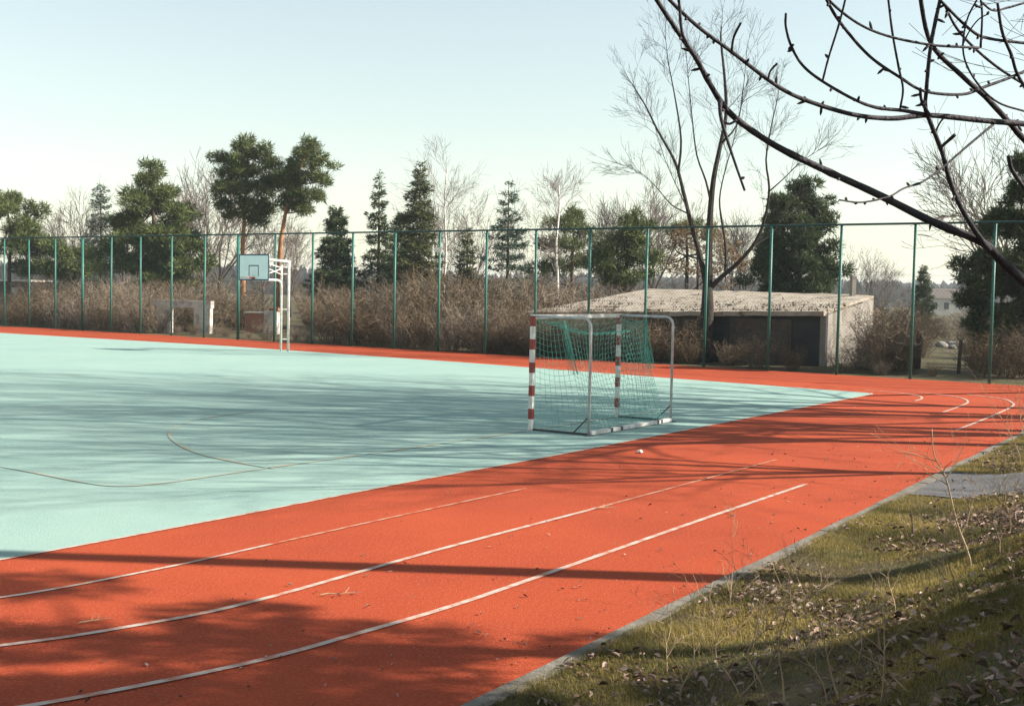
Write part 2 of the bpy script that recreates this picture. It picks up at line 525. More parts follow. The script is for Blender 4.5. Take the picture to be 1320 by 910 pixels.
# concrete path that leaves the track across the bank
pb = MB()
ns, nd = 9, 26
v = []
for j in range(nd):
    d = 0.16 + 7.5 * j / (nd - 1)
    for i in range(ns):
        s = 9.45 + 2.45 * i / (ns - 1) + 0.05 * math.sin(d * 3 + i)
        x, y = kp(s, d)
        v.append((x, y, max(ground_z(x, y) + 0.012, 0.006) + 0.012 * noise.noise(Vector((x * 4, y * 4, 0)))))
pb.quadmesh(v, [(j * ns + i, j * ns + i + 1, (j + 1) * ns + i + 1, (j + 1) * ns + i) for j in range(nd - 1) for i in range(ns - 1)])
tag(pb.build('path', M['path'], None, True), kind='structure')

# ------------------------------------------------------------------ fence
FH = 4.62
fence = thing('ball_fence', (F0.x, F0.y, 0), 'tall green steel post fence with wire mesh along the far side of the track', 'fence')
def fl(t, b, z):
    p = FD * t + FN * b
    return (p.x, p.y, z)
pm = MB()
pm.tube([(0, 0, -0.05), (0, 0, FH)], 0.046, 8)
post_me = pm.mesh('post', M['green_paint'], True)
rnd = random.Random(8)
post_t = [0.42 + 2.3 * i for i in range(-2, 25)]
for i, t in enumerate(post_t):
    o = link('post', post_me, fence)
    o.location = fl(t, 0, 0)
    o.rotation_euler = (rnd.uniform(-.007, .007), rnd.uniform(-.007, .007), 0)
    if i in (5, 10):
        o.scale = (1.5, 1.5, 1)
rb = MB()
rb.tube([fl(-5.2, 0, FH + 0.02), fl(56, 0, FH + 0.02)], 0.034, 8)
rb.build('top_rail', M['rail'], fence)
for z in (0.08, 1.55, 3.1):
    wb = MB()
    wb.tube([fl(-5.2, -0.05, z), fl(56, -0.05, z)], 0.003, 4)
    wb.build('tension_wire', M['wire'], fence)
wb = MB()
step, rr = 0.12, 0.0017
n = int(66 / step)
for sgn in (1, -1):
    for i in range(n):
        a = -10 + i * step
        if sgn > 0: p, q = (a, 0.05), (a + FH - 0.05, FH)
        else: p, q = (a + FH - 0.05, 0.05), (a, FH)
        wb.tube([fl(p[0], -0.052 - 0.003 * sgn, p[1]), fl(q[0], -0.052 - 0.003 * sgn, q[1])], rr, 3, False)
tag(wb.build('wire_mesh', M['wire'], fence), kind='stuff')
# small plate hung on the fence
sg = MB()
sgn_t = 30.35
x, y = fp(sgn_t, -0.09)
sg.box((0, 0, 0), (0.34, 0.02, 0.18), math.atan2(FD.y, FD.x))
s_o = sg.build('fence_plate', M['white'])
s_o.location = (x, y, 3.92)
tag(s_o, 'small blank white plate fixed high on a green fence post', 'sign')

# ------------------------------------------------------------------ goal
GO = Vector((0.35, 21.33, 0))
goal = thing('handball_goal', GO, 'small goal with red and white banded posts and sagging green net', 'goal')
U3, N3 = Vector((UX, UY, 0)), Vector((NX, NY, 0))
GW, GH, GD = 3.08, 2.0, 1.15
def gp(u, n, z):
    return U3 * u + N3 * n + Vector((0, 0, z))
for u in (0, GW):
    b = MB()
    b.bar(gp(u, 0, 0), gp(u, 0, GH), 0.07, 0.07)
    post = b.build('post', M['white'], goal)
    for k in range(5):
        z1 = GH - 0.02 - k * 0.40
        b = MB()
        b.bar(gp(u, 0, z1 - 0.18), gp(u, 0, z1), 0.0755, 0.0755)
        b.build('red_band', M['redpaint'], post)
b = MB()
b.bar(gp(0.04, 0, GH - 0.036), gp(GW - 0.04, 0, GH - 0.036), 0.068, 0.068)
b.build('crossbar', M['white'], goal)
for u in (0, GW):
    b = MB()
    pts = [gp(u, 0.04, GH - 0.03), gp(u, GD - 0.16, GH - 0.03)]
    for k in range(1, 7):
        a = k / 6 * PI / 2
        pts.append(gp(u, GD - 0.16 + 0.16 * math.sin(a), GH - 0.19 + 0.16 * math.cos(a)))
    pts.append(gp(u, GD, 0.0))
    b.tube(pts, 0.024, 10)
    b.build('rear_stay', M['steel'], goal, True)
    b = MB()
    b.tube([gp(u, 0.05, 0.025), gp(u, GD, 0.025)], 0.018, 8)
    b.build('ground_bar', M['dark_steel'], goal, True)
    b = MB()
    b.tube([gp(u, GD - 0.02, 0.3), gp(u, GD - 0.30, 0.03)], 0.012, 6)
    b.build('corner_brace', M['dark_steel'], goal, True)
    b = MB()
    b.box(gp(u, GD, 0.012), (0.16, 0.16, 0.016), 0.4)
    b.build('foot_plate', M['dark_steel'], goal)
b = MB()
b.bar(gp(0.03, GD, 0.045), gp(GW - 0.03, GD, 0.045), 0.085, 0.06)
rbar = b.build('rear_ground_bar', M['white'], goal)
for u in (0.7, 1.05, 2.45, 2.6):
    b = MB()
    b.bar(gp(u, GD, 0.047), gp(u + 0.07, GD, 0.047), 0.092, 0.068)
    b.build('strap', M['dark_steel'], rbar)
# net: cord strands
nb = MB()
def back_line(u):          # where roof meets back sheet
    t = u / GW
    sag = 0.26 * math.sin(PI * t) ** 0.8 + 0.03 * math.sin(9 * t)
    return (0.60 + 0.10 * math.sin(PI * t), GH - 0.07 - sag)
def net_pt(u, w):
    """w 0..1 the roof sheet from the crossbar back, 1..3 the back sheet down to the ground."""
    dn, dz = back_line(u)
    if w <= 1:
        z = lerp(GH - 0.05, dz, w) - 0.10 * math.sin(PI * w) * (0.4 + math.sin(PI * u / GW))
        return gp(u, 0.05 + (dn - 0.05) * w, z)
    t = (w - 1) / 2
    n_ = lerp(dn, GD - 0.06, t ** 1.4) + 0.06 * math.sin(PI * t) * math.sin(3 * u + 1)
    uu = u + 0.05 * math.sin(7 * t + 2.1 * u) * math.sin(PI * u / GW)
    return gp(uu, n_, lerp(dz, 0.03, t) - 0.05 * math.sin(PI * t) * math.sin(2.2 * u))
NU = 30
ws = [0, 0.17, .34, .5, .67, .84] + [1 + 2 * i / 19 for i in range(20)]
CR = 0.0032
for i in range(NU + 1):
    u = 0.03 + (GW - 0.06) * i / NU
    nb.tube([net_pt(u, w) for w in ws], CR, 3, False)
for w in ws[1:]:
    nb.tube([net_pt(0.03 + (GW - 0.06) * i / NU, w) + Vector((0, 0, -0.035 * (i % 2))) for i in range(NU + 1)], CR, 3, False)
for u in (0.03, GW - 0.03):     # side sheets, slack and gathered towards the back
    for w in ws[4:]:
        e = net_pt(u, w)
        st = gp(u, 0.05, e.z + 0.02)
        mid = (st + e) / 2 + Vector((0, 0, -0.06))
        nb.tube([st, (st + mid) / 2 + Vector((0, 0, -.012)), mid, (mid + e) / 2 + Vector((0, 0, -.012)), e], CR, 3, False)
    for k in range(8):
        t = k / 8
        col = []
        for w in ws[4:]:
            e = net_pt(u, w)
            q = gp(u, lerp(0.05, (e - U3 * u).dot(N3), t), e.z - 0.09 * math.sin(PI * t))
            col.append(q)
        nb.tube(col, CR, 3, False)
    rn = random.Random(int(u * 10))
    for k in range(14):        # gathered cord at the back corners
        o = rn.uniform(-0.07, 0.07)
        nb.tube([net_pt(u, w) + N3 * (o * (0.3 + (w - 1))) + U3 * rn.uniform(-.03, .03) for w in ws[6:16]], CR, 3, False)
nb.build('net', M['net'], goal)

# ------------------------------------------------------------------ basketball stand
B0 = Vector((-8.41, 45.78, 0))
hoop = thing('basketball_stand', B0, 'white twin-post basketball stand with pale blue backboard at the court edge', 'basketball hoop')
V3 = Vector((-UY, UX, 0))
F3 = -U3                           # facing into the court
def hp(f, s, z):
    return F3 * f + V3 * s + Vector((0, 0, z))
PT = 3.36
pA, pB = Vector((-0.12, -0.05, 0)), Vector((0.13, 0.06, 0))
bz, arm_lo, arm_hi = 3.10, 2.62, 3.34
OV = 1.56
b = MB()
pts = [pA, pA + Vector((0, 0, arm_lo - 0.22))]
for k in range(1, 6):
    a = k / 5 * PI / 2
    pts.append(pA + F3 * (0.22 * (1 - math.cos(a))) + Vector((0, 0, arm_lo - 0.22 + 0.22 * math.sin(a))))
pts.append(hp(OV, 0.12, arm_lo))
b.tube(pts, 0.042, 10)
b.build('front_post', M['white'], hoop, True)
b = MB()
b.tube([pB, pB + Vector((0, 0, arm_hi))], 0.046, 10)
b.build('rear_post', M['white'], hoop, True)
b = MB()
b.tube([pB + Vector((0, 0, arm_hi - 0.03)), hp(OV, -0.10, arm_hi + 0.03)], 0.045, 10)
b.build('top_arm', M['white'], hoop, True)
b = MB()
b.tube([pA + Vector((0, 0, arm_lo - 0.2)), pA + Vector((0, 0, arm_hi - 0.04))], 0.04, 8)
b.build('upright', M['white'], hoop, True)
for z0, z1 in ((arm_lo + 0.42, arm_lo + 0.10), (arm_lo + 0.45, arm_hi - 0.05), (arm_lo + 0.2, arm_lo + 0.55)):
    b = MB()
    b.tube([pA + Vector((0, 0, z0)), hp(OV - 0.25, 0.02, z1)], 0.022, 8)
    b.build('stay', M['white'], hoop, True)
for z in (0.45, 1.55, 2.85, 3.1):
    b = MB()
    b.tube([pA + Vector((0, 0, z)), pB + Vector((0, 0, z))], 0.022, 8)
    b.build('rung', M['white'], hoop, True)
BW, BH = 1.50, 0.94
bc = 3.055
def plate(w, h, th, f, s, z, name, m, par):
    b = MB()
    b.bar(hp(f, s - w / 2, z), hp(f, s + w / 2, z), th, h)
    return b.build(name, m, par)
bd = plate(BW, BH, 0.03, OV + 0.02, 0, bc, 'backboard', M['board'], hoop)
for s, z, w, h in ((0, bc + BH / 2 - 0.025, BW, 0.05), (0, bc - BH / 2 + 0.025, BW, 0.05), (BW / 2 - 0.025, bc, 0.05, BH - 0.1), (-BW / 2 + 0.025, bc, 0.05, BH - 0.1)):
    plate(w, h, 0.036, OV + 0.02, s, z, 'border', M['board_line'], bd)
for s, z, w, h in ((0, bc + 0.06, 0.5, 0.04), (0.23, bc - 0.14, 0.04, 0.36), (-0.23, bc - 0.14, 0.04, 0.36)):
    plate(w, h, 0.0335, OV + 0.02, s, z, 'target_mark', M['board_line'], bd)
b = MB()
rc = hp(OV + 0.04 + 0.36, 0, bc - BH / 2 + 0.10)
pts = [rc + F3 * (0.225 * math.cos(2 * PI * k / 20)) + V3 * (0.225 * math.sin(2 * PI * k / 20)) for k in range(21)]
b.tube(pts, 0.012, 6)
b.build('ring', M['ring'], hoop, True)
b = MB()
b.bar(hp(OV + 0.045, 0, bc - BH / 2 + 0.08), hp(OV + 0.18, 0, bc - BH / 2 + 0.10), 0.14, 0.06)
b.build('ring_bracket', M['ring'], hoop)

# ------------------------------------------------------------------ low shed behind the fence
shed = thing('flat_roofed_shed', (10.6, 42.0, 0), 'low shed with weathered sloping roof and pale plastered end wall behind the fence', 'shed')
SP = {'fr': Vector((0, 0, 0)), 'br': Vector((2.85, 4.35, 0)), 'bl': Vector((-4.7, 11.7, 0)), 'fl': Vector((-9.9, 6.9, 0))}
SZ = {'fr': 1.95, 'br': 2.5, 'bl': 2.62, 'fl': 1.62}
def wall_quad(a, b_, th, name, m, drop=0.0):
    A, B = SP[a], SP[b_]
    d = (B - A).normalized()
    nrm = Vector((-d.y, d.x, 0)) * th
    mb = MB()
    lo = Vector((0, 0, -0.2))
    za, zb = Vector((0, 0, SZ[a] - drop)), Vector((0, 0, SZ[b_] - drop))
    vs = [A + lo, B + lo, B + zb, A + za, A + lo + nrm, B + lo + nrm, B + zb + nrm, A + za + nrm]
    mb.quadmesh(vs, [(0, 1, 2, 3), (7, 6, 5, 4), (0, 4, 5, 1), (3, 2, 6, 7), (0, 3, 7, 4), (1, 5, 6, 2)])
    return mb.build(name, m, shed)
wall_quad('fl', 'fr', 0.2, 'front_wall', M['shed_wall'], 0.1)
wall_quad('fr', 'br', 0.2, 'end_wall', M['plaster'], 0.09)
wall_quad('br', 'bl', 0.2, 'rear_wall', M['plaster'], 0.11)
wall_quad('bl', 'fl', 0.2, 'end_wall', M['plaster'], 0.095)
# roof sheet, uneven edge
mb = MB()
NR = 24
def roof_pt(i, j):
    a, b_ = i / NR, j / 8
    f_ = SP['fl'].lerp(SP['fr'], a) + Vector((0, 0, lerp(SZ['fl'], SZ['fr'], a)))
    k_ = SP['bl'].lerp(SP['br'], a) + Vector((0, 0, lerp(SZ['bl'], SZ['br'], a)))
    q = f_.lerp(k_, b_)
    if j == 0: q += (f_ - k_).normalized() * (0.22 + 0.06 * noise.noise(Vector((i * 0.9, 0, 0))))
    q.z += 0.03 * noise.noise(Vector((i * 0.6, j * 1.1, 2))) + (0.05 * noise.noise(Vector((i * 1.7, 4, 2))) if j == 8 else 0)
    return q
vs = [roof_pt(i, j) for j in range(9) for i in range(NR + 1)]
fs = [(j * (NR + 1) + i, j * (NR + 1) + i + 1, (j + 1) * (NR + 1) + i + 1, (j + 1) * (NR + 1) + i) for j in range(8) for i in range(NR)]
W = NR + 1
o_ = len(vs)
vs += [q - Vector((0, 0, 0.16)) for q in vs]
fs += [tuple(o_ + k for k in reversed(q)) for q in fs]
edge = [i for i in range(W)] + [j * W + NR for j in range(1, 9)] + [8 * W + i for i in range(NR - 1, -1, -1)] + [j * W for j in range(7, 0, -1)]
fs += [(edge[i], o_ + edge[i], o_ + edge[(i + 1) % len(edge)], edge[(i + 1) % len(edge)]) for i in range(len(edge))]
mb.quadmesh(vs, fs)
roof = mb.build('roof', M['roof'], shed)
cb = MB()
cb.box((2.1, 4.5, 2.75), (0.17, 0.17, 0.8), 0.3)
cb.box((2.1, 4.5, 3.17), (0.2, 0.2, 0.06), 0.3)
cb.build('chimney', M['plaster'], roof)
# dry weeds and moss rooted along the low side of the roof
rw_ = np.random.default_rng(14)
vv = []
for k in range(2600):
    a, b2 = rw_.uniform(0, NR), 8 * abs(rw_.normal(0, 0.26))
    if b2 > 6.5: continue
    if noise.noise(Vector((a * 0.5, b2 * 0.35, 40))) < -0.12: continue
    i, j = int(min(a, NR - 0.01)), int(b2)
    q = roof_pt(i, j).lerp(roof_pt(i + 1, j + 1), 0.5) + Vector((rw_.uniform(-.3, .3), rw_.uniform(-.3, .3), -0.01))
    hh, an = rw_.uniform(0.02, 0.09), rw_.uniform(0, 6.28)
    dx_, dy_ = math.cos(an) * 0.035, math.sin(an) * 0.035
    vv += [(q.x - dx_, q.y - dy_, q.z - 0.03), (q.x + dx_, q.y + dy_, q.z - 0.03), (q.x + rw_.normal(0, 0.06), q.y + rw_.normal(0, 0.06), q.z + hh)]
vv = np.array(vv)
tag(link('roof_weeds', np_mesh('roof_weeds', vv, np.arange(len(vv)).reshape(-1, 3), M['far_twig']), roof), kind='stuff')
# door-like boards in the dark front
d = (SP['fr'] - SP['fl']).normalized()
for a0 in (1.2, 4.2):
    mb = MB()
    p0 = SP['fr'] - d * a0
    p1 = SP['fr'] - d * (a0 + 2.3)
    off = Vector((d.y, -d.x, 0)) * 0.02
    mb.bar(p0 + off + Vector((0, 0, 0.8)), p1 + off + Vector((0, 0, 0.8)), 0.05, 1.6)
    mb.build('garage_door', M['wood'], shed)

# ------------------------------------------------------------------ ruins on the left
def pier(par, a, b_, z0, z1, th, name, m):
    mb = MB()
    mb.bar((a[0], a[1], (z0 + z1) / 2), (b_[0], b_[1], (z0 + z1) / 2), th, z1 - z0)
    return mb.build(name, m, par)
pw = at(236, 395, 60.5)
rw = thing('white_wall_ruin', (pw.x, pw.y, 0), 'low whitewashed wall with a gap in the brush left of the basketball stand', 'wall')
pier(rw, (-1.55, 0.5), (1.55, -0.5), 1.27, 1.62, 0.3, 'lintel', M['oldwhite'])
pier(rw, (-1.5, 0.49), (-0.6, 0.2), -0.05, 1.265, 0.26, 'wall_end', M['oldwhite'])
pier(rw, (0.65, -0.2), (1.5, -0.49), -0.05, 1.265, 0.26, 'wall_end', M['oldwhite'])
pw = at(331, 410, 61.0)
o = thing('brick_pier', (pw.x, pw.y, 0), 'short weathered red brick pier behind the fence below the backboard', 'wall')
pier(o, (-0.5, 0.1), (0.45, -0.1), -0.05, 1.05, 0.35, 'brickwork', M['brick'])
pier(o, (-0.55, 0.1), (0.5, -0.1), 1.052, 1.12, 0.42, 'cap', M['oldwhite'])
pw = at(351, 410, 60.5)
o = thing('plastered_pier', (pw.x, pw.y, 0), 'short blotchy white plastered pier beside the basketball posts', 'wall')
pier(o, (-0.35, 0.1), (0.32, -0.1), -0.05, 1.2, 0.35, 'pier_block', M['oldwhite'])
pier(o, (-0.1, 0.1), (0.4, -0.1), 1.202, 1.34, 0.38, 'loose_block', M['brick'])
pw = at(26, 366, 92)
o = thing('garden_hut', (pw.x, pw.y, 0), 'flat garden hut with white roof edge seen through the fence at far left', 'hut')
pier(o, (-1.6, 0.3), (1.6, -0.3), 0, 2.35, 2.6, 'hut_wall', M['wood'])
pier(o, (-1.75, 0.33), (1.75, -0.33), 2.352, 2.50, 2.9, 'hut_roof', M['oldwhite'])
pier(o, (-0.2, -1.28), (0.6, -1.43), 0, 1.95, 0.1, 'hut_door', M['house_wall'])

# ------------------------------------------------------------------ plants: generators
def unit(v):
    return v / (np.linalg.norm(v, axis=-1, keepdims=True) + 1e-9)

def grow(mb, p, d, L, r, lvl, maxl, rn, P):
    nseg = P['seg'][min(lvl, len(P['seg']) - 1)]
    pts, rad = [p.copy()], [r]
    d = d.normalized()
    rt = P.get('taper', 0.55)
    for i in range(nseg):
        d = (d + Vector((rn.gauss(0, 1), rn.gauss(0, 1), rn.gauss(0, 1))) * P['wig'] + Vector((0, 0, P['up']))).normalized()
        p = p + d * (L / nseg)
        pts.append(p.copy())
        rad.append(max(P['rmin'], lerp(r, r * rt, (i + 1) / nseg)))
    mb.tube(pts, rad, 6 if lvl == 0 else (4 if lvl == 1 and r > 0.03 else 3), lvl == 0)
    if lvl >= maxl: return
    nc = P['n'][min(lvl, len(P['n']) - 1)]
    for k in range(nc):
        t = rn.uniform(P['t0'], 1.0) if k else 1.0
        x = t * nseg
        i = min(int(x), nseg - 1)
        q = pts[i].lerp(pts[i + 1], x - i)
        dd = (pts[i + 1] - pts[i]).normalized()
        a = Vector((rn.gauss(0, 1), rn.gauss(0, 1), rn.gauss(0, 1)))
        a = (a - dd * a.dot(dd)).normalized()
        ang = rn.uniform(*P['ang']) * (0.5 if k == 0 else 1)
        cd = dd * math.cos(ang) + a * math.sin(ang)
        grow(mb, q, cd, L * rn.uniform(*P['len']), max(P['rmin'], lerp(r, r * rt, t) * rn.uniform(0.5, 0.75)), lvl + 1, maxl, rn, P)

def bare_tree_parts(h, seed, P, trunk_frac=0.3, maxl=4, r0=0.16, lean=(0, 0)):
    rn = random.Random(seed)
    tb, cb_ = MB(), MB()
    top = Vector((lean[0], lean[1], h * trunk_frac))
    pts = [Vector((0, 0, -0.2)), Vector((lean[0] * .3 + 0.03, lean[1] * .3, h * trunk_frac * 0.45)), top]
    tb.tube(pts, [r0 * 1.15, r0 * 0.95, r0 * 0.8], 10)
    k = P['limbs']
    for i in range(k):
        a = 2 * PI * i / k + rn.uniform(-0.5, 0.5)
        el = rn.uniform(*P['limb_el']) if i else 1.45
        d = Vector((math.cos(a) * math.cos(el), math.sin(a) * math.cos(el), math.sin(el)))
        st = pts[1].lerp(top, rn.uniform(0.55, 1.0)) if i else top
        grow(cb_, st, d, h * rn.uniform(*P['limb_len']), r0 * (0.62 if i == 0 else rn.uniform(0.38, 0.55)), 0, maxl - 1, rn, P)
    return tb, cb_

PB = dict(seg=[6, 4, 3, 2], wig=0.10, up=0.05, rmin=0.006, n=[7, 6, 5], t0=0.25, ang=(0.4, 0.95), len=(0.4, 0.62), limbs=5, limb_el=(0.5, 1.1), limb_len=(0.38, 0.55), taper=0.35)

def tuft_mesh(centres, outward, rn, per, length, width, spread=0.9):
    """Small needle sprays: triangles starting at each centre, leaning along 'outward'."""
    n = len(centres)
    c = np.repeat(centres, per, axis=0)
    o = np.repeat(outward, per, axis=0)
    d = unit(o + rn.normal(0, spread, (n * per, 3)))
    s = unit(np.cross(d, rn.normal(0, 1, (n * per, 3))))
    L = length * rn.uniform(0.6, 1.3, (n * per, 1))
    w = width * rn.uniform(0.6, 1.3, (n * per, 1))
    c = c + rn.normal(0, length * 0.25, (n * per, 3))
    v = np.stack([c - s * w * 0.5, c + s * w * 0.5, c + d * L + s * w * 0.12], axis=1).reshape(-1, 3)
    f = np.arange(n * per * 3).reshape(-1, 3)
    return v, f

def clump_points(cl, rn, dens, floor=20):
    """cl: list of (centre, radii) -> points mostly near clump surfaces and their outward directions."""
    P_, O_ = [], []
    for c, r in cl:
        r = np.array(r)
        k = max(floor, int(dens * (r[0] * r[1] + r[0] * r[2] + r[1] * r[2])))
        d = unit(rn.normal(0, 1, (k, 3)))
        rad = rn.uniform(0.35, 1.0, (k, 1)) ** 0.5
        wob = 1 + 0.22 * np.sin(d[:, :1] * 5 + c[0] * 3) * np.cos(d[:, 2:] * 6 + c[2] * 2)
        P_.append(np.array(c) + d * rad * wob * r)
        O_.append(unit(d * np.array([1, 1, 0.7]) + np.array([0, 0, 0.35])))
    return np.concatenate(P_), np.concatenate(O_)

def clump_tree(name, base_px, Y, clumps, trunk, label, m_leaf, m_bark, tr=0.16, dens=260, nl=0.26, nw=0.085, seed=1, cat='tree', group=None, split=6):
    """Clumps traced as (px, py, rx, rz) in picture pixels at depth Y; depth of each is spread over the crown."""
    rn = np.random.default_rng(seed)
    s = Y / FPX
    b0 = at(base_px, 380, Y)
    base = Vector((b0.x, Y, ground_z(b0.x, Y)))
    t = thing(name, base, label, cat, group)
    def loc(px, py, dy=0):
        q = at(px, py, Y)
        return Vector((q.x - base.x, dy, q.z - base.z))
    cl = []
    tips = []
    for px, py, rx, rz in clumps:
        rxm, rzm = rx * s, rz * s
        for k in range(split):
            dy = rn.uniform(-1.0, 1.0) * rxm
            q = loc(px + rn.normal(0, 0.48) * rx, py + rn.normal(0, 0.45) * rz, dy)
            f_ = rn.uniform(0.28, 0.6)
            cl.append((tuple(q), (rxm * f_, rxm * f_ * 0.9, rzm * f_)))
        tips.append(loc(px, py, rn.uniform(-0.4, 0.4) * rxm))
    pts, out = clump_points(cl, rn, dens * 0.8)
    v, f = tuft_mesh(pts, out, rn, 3, nl * 1.25, nw * 0.7, 0.7)
    link('crown', np_mesh('crown', v, f, m_leaf), t)
    mb = MB()
    path = [loc(px, py) for px, py in trunk]
    path = [Vector((path[0].x, 0, -0.3))] + path
    nn = len(path)
    mb.tube(path, [tr * (1 - 0.75 * i / (nn - 1)) for i in range(nn)], 8)
    tk = mb.build('trunk', m_bark, t, True)
    rr_ = random.Random(seed)
    for q in tips:
        # limb from the nearest lower trunk point
        best = min(path[1:], key=lambda a: (a - (q - Vector((0, 0, 0.5)))).length)
        mid = (best + q) / 2 + Vector((rr_.uniform(-.1, .1), rr_.uniform(-.1, .1), -0.12))
        lb = MB()
        lb.tube([best, mid, q], [tr * 0.32, tr * 0.22, tr * 0.08], 5)
        lb.build('limb', m_bark, tk, True)
    return t

def spruce(name, px, ptop, Y, R0, label, m_leaf, seed, dens=1.0, low=0.06, droop=0.25, lev=0.34, power=0.85, nl=0.22, nw=0.07, group=None, gaps=0.0, cat='tree', pbase=None):
    rn = np.random.default_rng(seed)
    q = at(px, ptop, Y)
    base = Vector((q.x, Y, ground_z(q.x, Y)))
    H = q.z - base.z
    t = thing(name, base, label, cat, group)
    tb = MB()
    tb.tube([(0, 0, -0.3), (0.03, 0, H * 0.5), (0, 0, H * 0.99)], [H * 0.016, H * 0.009, 0.012], 8)
    tk = tb.build('trunk', M['spruce_bark'], t, True)
    P_, O_ = [], []
    bb = MB()
    z = H * low
    while z < H * 0.985:
        f_ = 1 - z / H
        Lm = R0 * f_ ** power + 0.05
        nb_ = 5 + int(4 * f_ + rn.integers(0, 2))
        for k in range(nb_):
            if rn.uniform() < gaps: continue
            a = 2 * PI * (k + rn.uniform(-0.35, 0.35)) / nb_ + z
            L = Lm * rn.uniform(0.45, 1.32)
            zz = z + rn.uniform(-0.15, 0.15)
            npt = max(3, int(L * 26 * dens))
            u = rn.uniform(0.08, 1, npt) ** 0.8
            lift = -droop * L * np.sin(u * PI * 0.75) + 0.10 * L * u * u + (0.25 * L * u if f_ < 0.25 else 0)
            side = rn.normal(0, 1, npt) * (0.10 + 0.15 * L * (1 - u) * 0.8)
            ca, sa = math.cos(a), math.sin(a)
            x = u * L * ca - side * sa
            y = u * L * sa + side * ca
            P_.append(np.stack([x, y, zz + lift + rn.normal(0, 0.05, npt)], 1))
            O_.append(np.stack([np.full(npt, ca) - np.sign(side) * sa * 0.7, np.full(npt, sa) + np.sign(side) * ca * 0.7, rn.uniform(-0.3, 0.35, npt)], 1))
            if L > 0.5:
                bb.tube([(0, 0, zz), (L * 0.5 * ca, L * 0.5 * sa, zz - droop * L * 0.8), (L * 0.92 * ca, L * 0.92 * sa, zz - droop * L * 0.55)], [0.025, 0.016, 0.006], 3, False)
        z += lev * rn.uniform(0.75, 1.25) * (0.6 + 0.5 * f_)
    pts, out = np.concatenate(P_), np.concatenate(O_)
    v, f = tuft_mesh(pts, unit(out), rn, 3, nl, nw, 0.5)
    link('crown', np_mesh('crown', v, f, m_leaf), t)
    tag(bb.build('boughs', M['spruce_bark'], tk), kind='stuff')
    return t

# ------------------------------------------------------------------ conifers behind the fence
clump_tree('pine_tree', 12, 78, [(2, 268, 28, 18), (20, 262, 18, 12), (-15, 285, 30, 20), (18, 290, 26, 14), (40, 308, 22, 14), (10, 318, 34, 18), (70, 318, 26, 16), (95, 330, 22, 18), (60, 345, 32, 16), (100, 352, 26, 12)],
           [(12, 350), (14, 300), (8, 260)], 'bushy olive pine at the far left edge behind the fence', M['pine'], M['spruce_bark'], seed=3)
spruce('spruce_tree', 130, 234, 95, 1.9, 'thin pale grey-green spruce between the two left pines', M['blue_spruce'], 11, dens=0.7, low=0.25, gaps=0.35, power=0.6)
clump_tree('pine_tree', 200, 72, [(193, 214, 14, 10), (202, 232, 20, 12), (188, 248, 24, 14), (218, 252, 22, 12), (196, 268, 34, 14), (232, 272, 20, 12), (180, 288, 34, 14), (215, 292, 36, 14), (242, 296, 20, 10),
            (168, 312, 34, 16), (205, 318, 40, 16), (246, 318, 26, 14), (160, 338, 30, 16), (195, 345, 40, 14), (235, 342, 34, 14), (262, 338, 18, 12), (215, 362, 36, 10)],
           [(203, 380), (201, 330), (197, 270), (194, 212)], 'broad cone-shaped pine with tiered boughs left of the basketball stand', M['pine'], M['spruce_bark'], tr=0.2, seed=5)
clump_tree('pine_tree', 314, 74, [(318, 190, 16, 12), (302, 206, 20, 12), (335, 200, 18, 12), (296, 222, 18, 10), (322, 218, 26, 12), (348, 214, 16, 12), (286, 242, 14, 9), (308, 240, 22, 12), (336, 240, 20, 12), (290, 262, 14, 10),
            (316, 262, 18, 10), (340, 266, 18, 12), (352, 236, 14, 10), (300, 276, 14, 8), (330, 284, 12, 8)],
           [(313, 360), (313, 310), (316, 270), (320, 200)], 'tall pine with straight orange trunk above the backboard', M['pine'], M['pine_bark'], tr=0.2, seed=7, dens=300)
clump_tree('pine_tree', 362, 73, [(398, 190, 10, 9), (388, 202, 16, 11), (408, 212, 20, 10), (372, 218, 16, 11), (395, 228, 24, 11), (415, 234, 14, 8), (366, 238, 16, 11), (388, 248, 22, 10), (408, 252, 12, 8), (390, 268, 16, 9), (376, 264, 12, 8), (364, 258, 12, 9)],
           [(360, 350), (362, 310), (368, 275), (380, 235), (396, 195)], 'pine with slanting orange trunk leaning right beside the taller pine', M['pine'], M['pine_bark'], tr=0.19, seed=9, dens=300)
spruce('spruce_tree', 434, 265, 70, 1.9, 'neat dark cone-shaped spruce standing alone in the gap', M['spruce'], 21, dens=1.5, low=0.2, droop=0.15, lev=0.25, power=0.75)
spruce('spruce_tree', 489, 222, 72, 2.1, 'spruce with sparse open tip and dense dark base', M['spruce'], 23, dens=1.25, low=0.15, power=1.05, gaps=0.15, lev=0.5)
spruce('spruce_tree', 542, 210, 70, 2.0, 'dark ragged spruce with narrow top in front of the pale birch', M['thuja'], 25, dens=1.4, low=0.15, power=0.7, gaps=0.1)
spruce('spruce_tree', 517, 275, 76, 2.0, 'squat dark spruce filling the gap between two taller spruces', M['spruce'], 26, dens=1.3, low=0.12, power=0.6)
spruce('spruce_tree', 603, 294, 78, 1.1, 'small brownish spruce right of the spruce pair', M['thuja'], 27, dens=1.0, low=0.1, power=0.6)
spruce('spruce_tree', 656, 230, 72, 2.1, 'open tiered spruce with stepped boughs left of the white birch', M['blue_spruce'], 29, dens=1.1, low=0.18, droop=0.10, lev=0.72, power=0.8, gaps=0.08)
